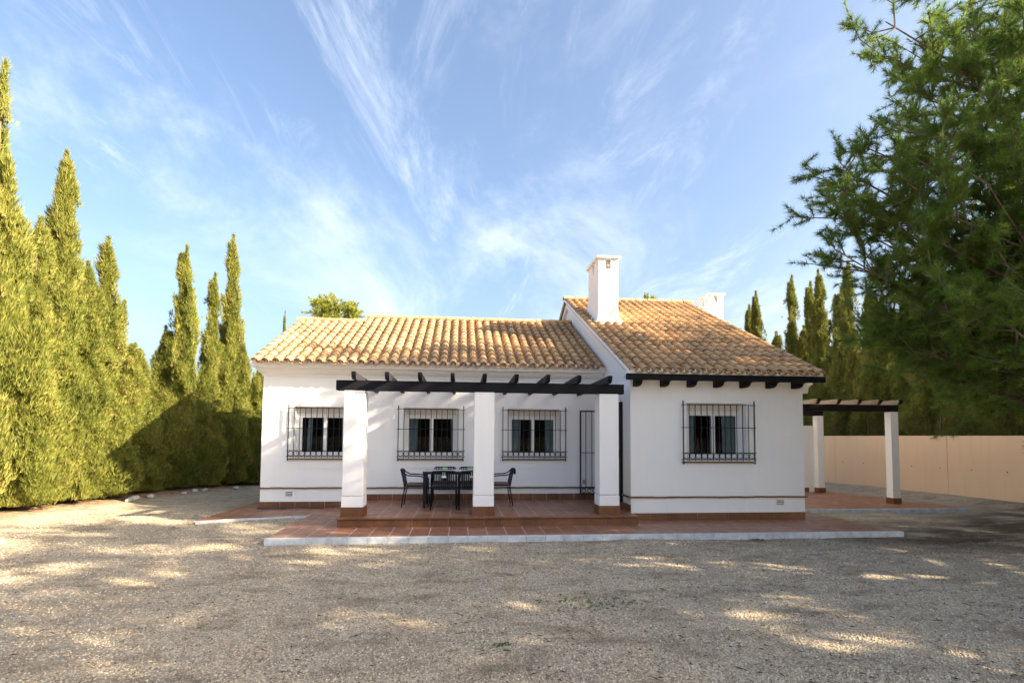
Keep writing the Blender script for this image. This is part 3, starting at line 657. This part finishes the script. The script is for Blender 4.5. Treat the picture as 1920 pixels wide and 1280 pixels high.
# ------------------------------------------------------------------ side pergola and white garden wall
SG = tag(empty('side_pergola', (9.5, 4.9, 0)), 'small side pergola of weathered rafters on slim white posts beside the garden wall', 'pergola'); SO = Vector((9.5, 4.9, 0))
def sp_(name, me, loc, parent=None): return link(name, me, parent or SG, Vector(loc)-(SO if not parent else Vector((0, 0, 0))))
pw2 = .20
pil2 = MB().box(-pw2/2, pw2/2, -pw2/2, pw2/2, .33, 2.26).mesh('post', 'plaster', bevel=.008); pb2 = MB().box(-pw2/2-.003, pw2/2+.003, -pw2/2-.003, pw2/2+.003, 0, .325).mesh('post_base', 'plaster', bevel=.006)
sk2 = MB().box(-pw2/2-.014, pw2/2+.003, -pw2/2-.014, -pw2/2-.003, 0, .14).mesh('skirting_tile', 'skirttile', bevel=.002)
for (x, y) in ((10.70, 3.68), (10.62, 6.31)):
    o = sp_('post', pil2, (x, y, 0)); link('post_base', pb2, o)
    for k_ in range(4): q = link('skirting_tile', sk2, o); q.rotation_euler.z = math.pi/2*k_
for y in (3.68, 6.31): sp_('beam', MB().box(XR+.002, 10.84 if y < 5 else 10.74, -.07, .07, 0, .165).mesh('beam', 'brownbeam', bevel=.005), (0, y, 2.262))
r2 = MB().prism([(-.28, .12), (-.26, .05), (-.20, .0), (2.95, .0), (2.95, .12)], 0, -.035, .035).mesh('rafter', 'greywood', bevel=.004)
r2c = MB().prism([(-.286, .121), (-.27, .05), (-.20, -.001), (-.245, .121)], 0, -.036, .036).mesh('rafter_end', 'darkwood')
for k_ in range(7): o = sp_('rafter', r2, (10.74-.535*k_, 3.68, 2.425)); link('rafter_end', r2c, o)
ww = tag(empty('white_garden_wall', (8.8, 6.45, 0)), 'low white rendered wall joining the house to the rear pergola post', 'wall')
link('wall', MB().box(-1.95, 1.72, -.07, .07, -.15, 1.97).mesh('wall', 'plaster', bevel=.01), ww); 
for k_ in range(11): link('skirting_tile', sk, ww, (-1.93+k_*T, -.07, 0))

# ------------------------------------------------------------------ boundary wall and wire fence
a, b_ = Vector((14.62, -3, 0)), Vector((12.9, 19, 0)); dv = (b_-a).normalized(); rz = math.atan2(dv.y, dv.x)
BW = tag(empty('boundary_wall', a, rz), 'long peach rendered boundary wall below the cypress hedge', 'wall')
xs_ = [0, 4.45, 8.42, 12.6, 16.8, 22.0]
for k_ in range(5): link('wall_panel', MB().box(xs_[k_]+.006, xs_[k_+1]-.006, -.09, .09, -.3, 1.69).mesh('wall_panel', 'peach', bevel=.006), BW)
link('wall_core', MB().box(.02, 21.98, -.075, .075, -.3, 1.675).mesh('wall_core', 'peach'), BW)
hole = MB().tube([(0, .088, 0), (0, .0945, 0)], .017, 10).mesh('weep_hole', 'iron')
for k_ in range(24): link('weep_hole', hole, BW, (.55+k_*.9, 0, .74+.002*k_))
WF = tag(empty('wire_fence', a+Vector((0, 0, 1.69)), rz), 'rusty chain link fence on thin galvanised posts along the top of the peach wall', 'fence')
for k_ in range(9): link('fence_post', MB().tube([(0, 0, -.05), (0, 0, .62)], .02, 8).mesh('fence_post', 'rust'), WF, (1.0+k_*2.55, 0, 0))
mb = MB(); st_ = .075; hgt_ = .55; nW = int(22/st_)
for i in range(nW):
    for sgn in (-1, 1):
        x0 = i*st_; x1 = x0+sgn*hgt_*.9; mb.tube([(x0, .004*sgn, .02), (x1, .004*sgn, hgt_)], .0022, 3, False)
tag(link('wire_mesh', mb.mesh('wire_mesh', 'rust'), WF), kind='stuff')
link('top_wire', MB().tube([(0, 0, hgt_), (22, 0, hgt_)], .004, 4).mesh('top_wire', 'rust'), WF)

# ------------------------------------------------------------------ garden table and chairs
TB = tag(empty('dining_table', (-.03, 2.5, zs)), 'rectangular dark metal garden table with pale glass top on the porch', 'table')
tw, td, tz = 1.42, .72, .715
for sx_ in (-1, 1):
    for sy_ in (-1, 1): link('leg', MB().box(-.028, .028, -.028, .028, 0, tz-.025).mesh('leg', 'chair_metal', bevel=.004), TB, (sx_*(tw/2-.035), sy_*(td/2-.035), 0))
link('frame', wallmesh(-tw/2, tw/2, -td/2, td/2, .05, [(-tw/2+.05, tw/2-.05, -td/2+.05, td/2-.05)], 'frame', 0, 'chair_metal'), TB, (0, 0, tz)).rotation_euler.x = -math.pi/2
TB.children[-1].location.z = tz-.05; TB.children[-1].rotation_euler.x = math.pi/2; TB.children[-1].location.z = tz
link('glass_top', MB().box(-tw/2+.012, tw/2-.012, -td/2+.012, td/2-.012, 0, .008).mesh('glass_top', 'tableglass', bevel=.002), TB, (0, 0, tz+.001))
def make_chair():
    c = empty('garden_chair')
    hw = .245
    for sx_ in (-1, 1):
        x = sx_*hw
        link('rear_leg', MB().tube([(x*1.02, -.30, 0), (x, -.235, .40), (x, -.25, .44)], [.011, .014, .014], 8).mesh('rear_leg', 'chair_metal', smooth=True), c)
        link('front_leg', MB().tube([(x*1.02, .235, 0), (x, .20, .40), (x, .205, .52), (x, .16, .60), (x, .02, .625), (x, -.18, .635), (x*.98, -.27, .68), (x*.9, -.315, .735)], .0125, 8).mesh('front_leg', 'chair_metal', smooth=True), c)
        link('back_post', MB().tube([(x, -.24, .40), (x*1.0, -.275, .58), (x*.93, -.31, .71), (x*.82, -.325, .745)], .0125, 8).mesh('back_post', 'chair_metal', smooth=True), c)
    link('top_rail', MB().tube([(-.205, -.325, .745), (0, -.335, .75), (.205, -.325, .745)], .013, 8).mesh('top_rail', 'chair_metal', smooth=True), c)
    link('lower_rail', MB().tube([(-.24, -.245, .40), (0, -.255, .395), (.24, -.245, .40)], .013, 8).mesh('lower_rail', 'chair_metal', smooth=True), c)
    sl_ = MB().prism([(-.252, .395), (-.278, .58), (-.333, .752), (-.325, .755), (-.27, .58), (-.244, .395)], 0, -.0105, .0105).mesh('slat', 'chair_metal')
    for k_ in range(11): link('slat', sl_, c, (-.185+k_*.037, 0, 0))
    link('seat_frame', wallmesh(-hw, hw, -.23, .22, .022, [(-hw+.03, hw-.03, -.20, .19)], 'seat_frame', 0, 'chair_metal'), c, (0, 0, .42)).rotation_euler.x = math.pi/2
    for k_ in range(8): link('seat_slat', MB().box(-.012, .012, -.2, .19, .402, .412).mesh('seat_slat', 'chair_metal'), c, (-.19+k_*.054, 0, 0))
    link('cushion', MB().box(-.225, .225, -.215, .225, .421, .462).mesh('cushion', 'cushion', smooth=True, bevel=.016), c)
    return c
def hangtag(c):
    t_ = link('hang_tag', MB().box(-.045, .045, -.302, -.297, .62, .755).mesh('hang_tag', 'tag_white'), c); link('tag_band', MB().box(-.045, .045, -.3025, -.2965, .725, .757).mesh('tag_band', 'tag_green'), t_)
ch = make_chair(); grp = 'metal armchairs round the garden table'
spots = [((-.315, 2.12), 0, 'slatted dark metal armchair with back to the yard beside the table leg', 1),
         ((.235, 2.12), 0, 'slatted dark metal armchair with back to the yard half hidden by the middle pillar', 1),
         ((-.33, 2.88), math.pi, 'slatted dark metal armchair facing the yard at the far side of the table', 1),
         ((.215, 2.88), math.pi, 'slatted dark metal armchair against the house wall partly behind the middle pillar', 1),
         ((-.86, 2.47), -math.pi/2, 'dark metal armchair at the table end below the middle porch window', 0),
         ((.785, 2.60), math.pi/2, 'dark metal armchair at the table end with a dark cloth over its back', 2)]
for i, ((x, y), r_, lab, tg) in enumerate(spots):
    c = ch if i == 0 else copy_tree(base_ch)
    if i == 0: base_ch = copy_tree(ch)
    c.location = (x, y, zs); c.rotation_euler.z = r_ + random.uniform(-.03, .03); tag(c, lab, 'chair', grp)
    if tg == 1: hangtag(c)
    if tg == 2:
        mb = MB(); mb.prism([(-.315, .765), (-.345, .772), (-.37, .75), (-.375, .66), (-.355, .63), (-.352, .735), (-.33, .755), (-.305, .74), (-.29, .69), (-.298, .69)], 0, -.13, .11)
        cl_ = tag(link('dark_cloth', mb.mesh('dark_cloth', 'cloth_dark', bevel=.006)), 'small dark cloth hung over the backrest of the end chair', 'cloth'); cl_.location = c.location; cl_.rotation_euler = c.rotation_euler
for q in list(base_ch.children): bpy.data.objects.remove(q)
bpy.data.objects.remove(base_ch)
# hose on the walk, stones by the hedge, weeds
tag(link('garden_hose', MB().tube([(-4.30+.09*i, 3.40-.015*math.sin(i*1.9)-.05*math.sin(i*.55), .014) for i in range(16)], .011, 6).tube([(-4.33+.1*i, 3.35-.03*math.sin(i*1.1), .012) for i in range(7)], .011, 6).mesh('garden_hose', 'hosep', smooth=True)), 'dark hose lying along the wall foot at the left corner of the house', 'hose')
def rock(r_, sd):
    rg = np.random.default_rng(sd); bm = bmesh.new(); bmesh.ops.create_icosphere(bm, subdivisions=2, radius=r_)
    for v_ in bm.verts: v_.co *= rg.uniform(.8, 1.15); v_.co.z *= .6
    me = bpy.data.meshes.new('border_stone'); bm.to_mesh(me); bm.free(); me.materials.append(MT['stone']); return me
for i, (x, y, r_) in enumerate([(-8.05, 5.55, .13), (-7.9, 5.95, .11), (-7.98, 5.2, .09), (-7.55, 7.5, .1), (-7.4, 7.8, .09), (-7.6, 7.0, .08), (-6.9, 8.7, .09)]):
    tag(link('border_stone', rock(r_, i), None, (x, y, float(gheight(np.array(x), np.array(y)))+.03)), 'pale rough stone at the foot of the shaded cypress hedge', 'stone', 'pale stones along the hedge foot')
def weeds(name, cx, cy, rad_, n_, hgt_, lab):
    rg = np.random.default_rng(int(abs(cx*100))+3); V = []; F = []
    for i in range(n_):
        a = rg.uniform(0, 6.28); d = rad_*math.sqrt(rg.random())*(1 if rg.random() < .6 else 1.7); x, y = cx+d*math.cos(a)*1.4, cy+d*math.sin(a)*.7; z = float(gheight(np.array(x), np.array(y)))
        for k_ in range(5):
            b_ = rg.uniform(0, 6.28); l_ = hgt_*rg.uniform(.5, 1.3); dx, dy = math.cos(b_)*l_, math.sin(b_)*l_; wx_, wy_ = -math.sin(b_)*.006, math.cos(b_)*.006; o_ = len(V)
            V += [(x, y, z), (x+dx*.5+wx_, y+dy*.5+wy_, z+l_*.6), (x+dx, y+dy, z+l_*.55), (x+dx*.5-wx_, y+dy*.5-wy_, z+l_*.6)]; F.append((o_, o_+1, o_+2, o_+3))
    return tag(link(name, mesh_np(name, V, F, 'weed')), lab, 'weeds', kind='stuff')
weeds('weed_patch', 1.40, -3.25, .30, 75, .026, 'patch of small green weeds growing in the gravel before the porch')
weeds('weed_tuft', .35, -4.30, .05, 12, .025, 'tiny green weed tuft alone in the sunlit gravel')
weeds('weed_tuft', 4.95, -.12, .07, 30, .03, 'tiny green weed tuft against the white terrace kerb')

# ------------------------------------------------------------------ cypresses
def sprays(P_, Dr, ln, wd, rg, tint, spread=.55, k=3):
    """k narrow leaf triangles fanning from each point P_ along Dr"""
    n_ = len(P_); ref = rg.normal(size=(n_, 3)); side = np.cross(Dr, ref); side /= np.linalg.norm(side, axis=1)[:, None]+1e-9
    V = []
    for j in range(k):
        a = (j-(k-1)/2)*spread/(max(1, (k-1)/2)); d = Dr*math.cos(a)+side*math.sin(a) + rg.normal(0, .12, (n_, 3)); d /= np.linalg.norm(d, axis=1)[:, None]
        s2 = np.cross(d, rg.normal(size=(n_, 3))); s2 /= np.linalg.norm(s2, axis=1)[:, None]+1e-9
        l_ = (ln*rg.uniform(.7, 1.2, n_))[:, None]; w_ = (wd*rg.uniform(.7, 1.3, n_))[:, None]
        V.append(np.stack([P_ - s2*w_*.5, P_ + s2*w_*.5 + d*l_*.15, P_ + d*l_], 1))
    V = np.stack(V, 1).reshape(-1, 3); F = np.arange(len(V)).reshape(-1, 3); return V, F, np.repeat(tint, k*3)
def cypress_mesh(seed, ht, rmax, nf, thin=1.0, lean=0.0):
    rg = np.random.default_rng(seed)
    prof = lambda q: rmax*np.clip(np.minimum(1, .78+q*1.6)*np.clip(1-q, 0, 1)**.8, 0.02, 9)
    # upright plumes round the stem
    npl = 150; q = rg.random(npl)**.95*.92; ang = rg.uniform(0, 6.28, npl); rr_ = prof(q)*rg.uniform(.5, 1.02, npl)
    pc = np.stack([rr_*np.cos(ang), rr_*np.sin(ang), q*ht], 1); ph = rg.uniform(.4, 1.2, npl)*(ht/6)**.5; pr = prof(q)*rg.uniform(.14, .32, npl)+.045
    pc = np.concatenate([pc, np.stack([np.zeros(9), np.zeros(9), np.linspace(.35, .93, 9)*ht], 1)]); ph = np.concatenate([ph, np.full(9, ht*.09)]); pr = np.concatenate([pr, prof(np.linspace(.35, .93, 9))*.5+.03])
    wts = ph*pr; wts /= wts.sum(); idx = rg.choice(len(pc), nf, p=wts)
    s = rg.uniform(-1, 1, nf); a = rg.uniform(0, 6.28, nf); prr = pr[idx]*np.sqrt(np.clip(1-np.abs(s)**1.8, 0, 1))*(rg.random(nf)**.35)*(1+.25*(s < 0))
    P_ = pc[idx] + np.stack([prr*np.cos(a), prr*np.sin(a), s*ph[idx]], 1)
    P_[:, 2] = np.abs(P_[:, 2]-.08)+.08
    q_ = np.clip(P_[:, 2]/ht, 0, 1.03); env = rmax*1.12*np.minimum(1, .85+q_*1.4)*np.clip(1.035-q_, 0, 1)**.80; env = env*rg.uniform(.62, 1.28, len(pc))[idx]+.03; h0 = np.linalg.norm(P_[:, :2], axis=1)+1e-6
    P_[:, :2] *= np.minimum(1, env/h0*rg.uniform(.75, 1.0, nf))[:, None]; P_[:, 2] = np.where(P_[:, 2] > ht, ht*rg.uniform(.3, .97, nf), P_[:, 2])
    an_ = np.arctan2(P_[:, 1], P_[:, 0]); f1, f2, f3 = rg.uniform(0, 6.28, 3); zq = P_[:, 2]
    lump = 1 + .17*np.sin(2*an_+zq*2.1+f1)*np.sin(zq*1.3+f2) + .15*np.sin(3*an_-zq*3.7+f3) + .10*np.sin(5*an_+zq*6.1+f2); P_[:, :2] *= lump[:, None]
    ng = 60; gq = rg.random(ng)*.88; ga = rg.uniform(0, 6.28, ng); gr = prof(gq)*.95; gr_ = rg.uniform(.10, .26, ng)          # open gaps between the boughs
    for k_ in range(ng):
        dd_ = np.sqrt((P_[:, 0]-gr[k_]*np.cos(ga[k_]))**2 + (P_[:, 1]-gr[k_]*np.sin(ga[k_]))**2 + ((P_[:, 2]-gq[k_]*ht)*.55)**2); hit = dd_ < gr_[k_]; P_[hit, :2] *= .55
    wv = .10*np.sin(P_[:, 2]*.9+f1)*np.clip(P_[:, 2]/ht, 0, 1)*rmax; P_[:, 0] += wv; P_[:, 1] += .10*np.sin(P_[:, 2]*1.2+f3)*np.clip(P_[:, 2]/ht, 0, 1)*rmax
    m0 = int(nf*.006); q0 = rg.random(m0); P_[:m0] = np.stack([rg.normal(0, .075, m0)*(1.1-q0)+.03*q0, rg.normal(0, .075, m0)*(1.1-q0), ht*(.90+.14*q0**1.3)], 1)
    m1 = int(nf*.03); P_[m0:m0+m1, :2] *= rg.uniform(1.05, 1.22, (m1, 1))
    hr = np.linalg.norm(P_[:, :2], axis=1)[:, None]+1e-6; outw = np.concatenate([P_[:, :2]/hr, np.zeros((nf, 1))], 1); loc_ = np.stack([np.cos(a), np.sin(a), np.zeros(nf)], 1)
    Dr = outw*.28 + loc_*.45 + np.array([0, 0, 1.15]) + rg.normal(0, .2, (nf, 3)); Dr /= np.linalg.norm(Dr, axis=1)[:, None]
    if lean: P_[:, 0] += lean*(P_[:, 2]/ht)**3*ht
    # airy leader
    tint = np.clip(.47 + rg.normal(0, .15, nf) + rg.normal(0, .19, len(pc))[idx], 0, .93); tint[rg.random(nf) < .012] = 1.0
    return sprays(P_, Dr, .125*thin, .0165*thin, rg, tint, .38)
def crown_mesh(name, vft, mat): return mesh_np(name, vft[0], vft[1], mat, vft[2])
CY = [(6.5, 1.0, 80000), (6.5, .84, 66000), (6.5, .95, 76000), (6.5, .66, 44000)]
cyp = [crown_mesh('crown', cypress_mesh(11+i, *c_), 'cypress') for i, c_ in enumerate(CY)]
trk = MB().tube([(0, 0, -.2), (.02, 0, 1.5), (0, .03, 4), (0, 0, 6.1)], [.11, .085, .05, .012], 8).mesh('trunk', 'bark', smooth=True)
hedL = 'cypresses of the sunlit hedge'; hedR = 'cypresses of the hedge behind the peach wall'
def cypress(x, y, ht, vi, lab, grp_, wd=1.0, rz_=None, z=None):
    o = empty('cypress_tree', (x, y, (float(gheight(np.array(x), np.array(y))) if z is None else z)), random.uniform(0, 6.28) if rz_ is None else rz_); s = ht/6.5
    o.scale = (wd, wd, s); link('crown', cyp[vi], o); link('trunk', trk, o); tag(o, lab, 'tree', grp_); return o
LB = 'cypress mostly hidden in the back of the sunlit hedge'
SH = 'cypress with the shadow of the house gable across its lower foliage'
for x, y, h_, vi, w_, lab in [(-9.5, 2.95, 8.9, 0, 1.0, 'tallest broad cypress of the sunlit hedge before the pointed one'), (-9.15, 3.6, 6.0, 2, .95, 'shorter cypress between the tallest broad one and the tall pointed one'),
      (-9.15, 4.35, 7.8, 1, .95, 'tall pointed cypress with a wispy leader rising out of the sunlit hedge'), (-9.0, 5.0, 5.5, 2, .95, 'shorter cypress between the tall pointed one and the ragged narrow topped one'), (-9.0, 5.55, 6.3, 3, 1.15, 'ragged narrow topped cypress beside the tall pointed one'),
      (-8.9, 6.2, 4.9, 0, .85, 'mid height cypress where the sunlit hedge top steps down beside the ragged one'), (-8.95, 6.8, 3.9, 2, .85, 'low cypress beside the dip in the hedge top'), (-8.95, 7.45, 3.3, 1, .95, SH), (-10.1, 1.6, 7.6, 2, 1.0, LB), (-10.2, 4.4, 6.0, 0, 1.0, LB),
      (-8.35, 8.1, 7.0, 1, .9, 'tall cypress with the peak of the house shadow on its foot'), (-8.75, 8.0, 4.6, 0, .8, SH), (-7.95, 8.7, 4.6, 2, .75, SH),
      (-7.95, 9.2, 6.5, 3, .95, 'slim short cypress between two taller ones beyond the shadow'), (-7.65, 9.6, 7.9, 3, 1.05, 'tallest slim cypress near the left end of the house'), (-7.35, 9.9, 4.6, 2, .75, 'low bushy cypress at the foot of the tallest slim one near the house'),
      (-6.95, 10.7, 4.4, 1, .7, 'low cypress at the hedge end beside the house corner'), (-7.05, 10.3, 3.6, 0, .7, 'lowest cypress in the hedge corner just behind the house shadow'), (-6.7, 12.2, 6.1, 3, .35, 'thin distant cypress spire just above the left roof edge')]:
    cypress(x, y, h_, vi, lab, hedL, w_)
RB = 'shaded cypress of the long hedge behind the peach wall'
for x, y, h_, vi, w_, lab in [(15.35, 18.6, 8.3, 3, 1.1, 'small pointed cypress standing alone beyond the tiled roof'), (14.6, 16.7, 8.5, 1, .85, 'bushier cypress next to the pointed one beyond the tiled roof'),
      (15.0, 14.4, 8.6, 3, 1.0, 'cypress with a bent tip beyond the right roof slope'), (15.3, 13.5, 8.1, 1, .9, RB), (15.0, 12.5, 8.3, 1, .85, 'cypress with a loose wispy tip beyond the side pergola'), (15.2, 11.5, 7.3, 0, .9, RB),
      (15.0, 10.75, 8.1, 3, .95, 'cypress with a tall clean spire beside the pine boughs'), (15.25, 10.0, 6.9, 2, .9, RB)] + [(15.0+.1*(i % 2)+.03*i, 9.2-1.05*i, 6.2+.5*((i*7) % 3), i % 4, .95 if i % 4 != 3 else 1.2, RB) for i in range(11)] + [(15.9, 8-2.2*i, 6.8, (i+1) % 3, 1.1, RB) for i in range(5)] + [(14.4, 20.4, 6.5, 0, 1, RB), (14.9, 15.5, 6.3, 0, .9, RB), (15.9, 12.3, 6.5, 2, 1.1, RB), (16, 15, 6.5, 2, 1.1, RB)]:
    cypress(x+.22, y, h_, vi, lab, hedR, w_*1.12, z=.15)

# ------------------------------------------------------------------ pines
def pine(seed, trunk, limbs_to, nsub, ntw, needle=.095, nn_=26, nwd=.006, subl=1.5, mat='pine'):
    rg = np.random.default_rng(seed); wood_ = MB(); tw_ = MB(); tp, tdv = [], []
    tk = [Vector(p) for p in trunk]; ht = tk[-1].z
    def on_trunk(z):
        for a, b2 in zip(tk[:-1], tk[1:]):
            if a.z <= z <= b2.z: return a.lerp(b2, (z-a.z)/(b2.z-a.z))
        return tk[-1]
    wood_.tube(tk, [.21*(1-.9*p.z/ht)+.015 for p in tk], 10)
    for tgt in limbs_to:
        tgt = Vector(tgt); st0 = on_trunk(max(1.8, min(ht*.97, tgt.z - .32*math.hypot(tgt.x, tgt.y)*rg.uniform(.6, 1.3)))); ln = (tgt-st0).length
        mid1 = st0.lerp(tgt, .35)+Vector(rg.normal(0, .10*ln/3, 3))+Vector((0, 0, -.04*ln)); mid2 = st0.lerp(tgt, .7)+Vector(rg.normal(0, .08*ln/3, 3))+Vector((0, 0, -.05*ln))
        pts = [st0, mid1, mid2, tgt]; wood_.tube(pts, [.025+.011*ln, .02+.007*ln, .022, .008], 6)
        for k_ in range(int(nsub*max(.5, ln/4))):
            u = rg.uniform(.25, 1.0)**.8; seg = min(2, int(u*3)); q = pts[seg].lerp(pts[seg+1], u*3-seg); dr = (pts[seg+1]-pts[seg]).normalized()
            d = (dr*.8 + Vector(rg.normal(0, .75, 3)) + Vector((0, 0, .18))).normalized(); l_ = subl*rg.uniform(.35, 1.0)*(1.1-.5*u)
            e1 = q+d*l_*.55+Vector(rg.normal(0, .05, 3)); e2 = q+d*l_+Vector((0, 0, .10*l_))+Vector(rg.normal(0, .07, 3)); tw_.tube([q, e1, e2], [.013, .009, .005], 4, False)
            for j in range(ntw):
                v_ = rg.uniform(.2, 1.0); s_ = q.lerp(e1, v_*2) if v_ < .5 else e1.lerp(e2, v_*2-1); dd = (d*.75+Vector(rg.normal(0, .6, 3))+Vector((0, 0, .22))).normalized(); tl = rg.uniform(.14, .34); e3 = s_+dd*tl; tw_.tube([s_, e3], [.005, .003], 3, False)
                for w_ in (.35, .65, 1.0): tp.append(s_.lerp(e3, w_)); tdv.append(dd)
            tp.append(e2); tdv.append(d)
    P_ = np.array([tuple(p) for p in tp]); D_v = np.array([tuple(p) for p in tdv]); n_ = len(P_)
    tint0 = np.clip(.42+rg.normal(0, .2, n_), 0, .93); tint0[rg.random(n_) < .008] = 1
    Pn = np.repeat(P_, nn_, 0) - np.repeat(D_v, nn_, 0)*rg.uniform(0, .06, (n_*nn_, 1)); d = np.repeat(D_v, nn_, 0)*rg.uniform(.35, 1.1, (n_*nn_, 1)) + rg.normal(0, .5, (n_*nn_, 3)); d /= np.linalg.norm(d, axis=1)[:, None]
    s2 = np.cross(d, rg.normal(size=d.shape)); s2 /= np.linalg.norm(s2, axis=1)[:, None]; l_ = needle*rg.uniform(.6, 1.15, (len(d), 1))
    V = np.stack([Pn-s2*nwd*.5, Pn+s2*nwd*.5, Pn+d*l_], 1).reshape(-1, 3); F = np.arange(len(V)).reshape(-1, 3)
    return mesh_np('crown', V, F, mat, np.repeat(tint0, nn_*3)), wood_.mesh('trunk', 'bark', smooth=True), tw_.mesh('twigs', 'twig')
def unp(px_, py_, dd): return camp + (fw + rt*((px_-960)/1000) + ut*((764.3-py_)/1000))*dd
base_p = Vector((11.3, -1.2, 0))
tg = [unp(*q)-base_p for q in [(1660, 30, 8.6), (1650, 95, 8.9), (1720, 150, 8.2), (1700, 210, 9.2), (1840, 200, 7.4), (1780, 390, 7.2), (1730, 500, 7.6), (1850, 560, 7.0), (1900, 260, 6.8), (1690, 270, 8.0), (1660, 400, 8.0), (1600, 255, 8.7), (1565, 300, 8.4), (1565, 345, 8.8), (1558, 380, 8.3), (1610, 420, 9.2), (1580, 465, 8.5), (1610, 490, 8.9), (1650, 540, 8.3), (1640, 590, 8.8), (1665, 610, 8.6), (1640, 620, 9.6), (1720, 640, 8.3), (1760, 655, 9.0), (1830, 640, 8.6), (1800, 600, 7.8), (1760, 560, 7.5), (1720, 420, 7.6), (1700, 330, 7.6), (1760, 240, 7.5), (1800, 120, 7.8), (1850, 330, 7.0), (1880, 480, 7.2), (1870, 590, 7.6), (1790, 30, 8.8), (1880, 60, 7.8), (1740, -60, 8.8)]]
rgp = np.random.default_rng(5)
for i in range(34):
    a = rgp.uniform(0, 6.28); z = rgp.uniform(3.0, 9.3); q = (z-2.6)/7.0; r_ = 5.2*math.sqrt(max(.05, 1-(2*q-.85)**2*.8))*rgp.uniform(.6, .95)
    tg.append(Vector((r_*math.cos(a), r_*math.sin(a)*.95, z)))
pcr, ptr, ptw = pine(3, [(0, 0, -.2), (-.15, .1, 2.2), (-.1, -.1, 4.5), (.15, .05, 7), (.1, 0, 9.4)], tg, 16, 8, .125, 32, .0075)
def pine_tree(loc, rz_, lab, scl=1, grp_=None):
    o = empty('pine_tree', loc, rz_); o.scale = (scl,)*3; link('crown', pcr, o); link('trunk', ptr, o); link('twigs', ptw, o); return tag(o, lab, 'tree', grp_)
pine_tree((11.3, -1.2, GZ), 0, 'large pine reaching long needled boughs over the garden wall and side pergola')
pine_tree((11.6, -8.7, GZ), .25, 'pine beside the yard casting dappled shade on the foreground gravel', .74)
pine_tree((13.6, -5.9, GZ), 4.4, 'pine beside the yard shading the gravel between the kerb and the weeds', 1.12)
pine_tree((16.2, -8.3, GZ), 1.1, 'tall pine at the yard edge shading the gravel towards the weeds', 1.2)
pine_tree((14.2, -10.4, GZ), 3.6, 'pine at the yard edge shading the gravel in front of the single window wing', .86)
bl = [Vector((1.35*math.cos(a)*r_, 1.35*math.sin(a)*r_, z)) for a, r_, z in zip(rgp.uniform(0, 6.28, 26), rgp.uniform(.3, 1, 26), rgp.uniform(4.9, 7.3, 26))]
bc, bt, bw = pine(9, [(0, 0, 0), (.05, 0, 3), (0, .05, 6.6)], bl, 12, 5, .17, 26, .018, .8, 'bush')
o = tag(empty('pine_tree', (-5.25, 13.8, 0)), 'small round yellow green pine showing above the lower roof ridge', 'tree'); link('crown', bc, o); link('trunk', bt, o); link('twigs', bw, o)
o = tag(empty('pine_tree', (14.1, 29.5, 5.0)), 'far tree tip peeping over the ridge between the chimneys', 'tree'); o.scale = (.45, .45, 1.0); o.location.z = 4.9; link('crown', bc, o); link('trunk', bt, o)
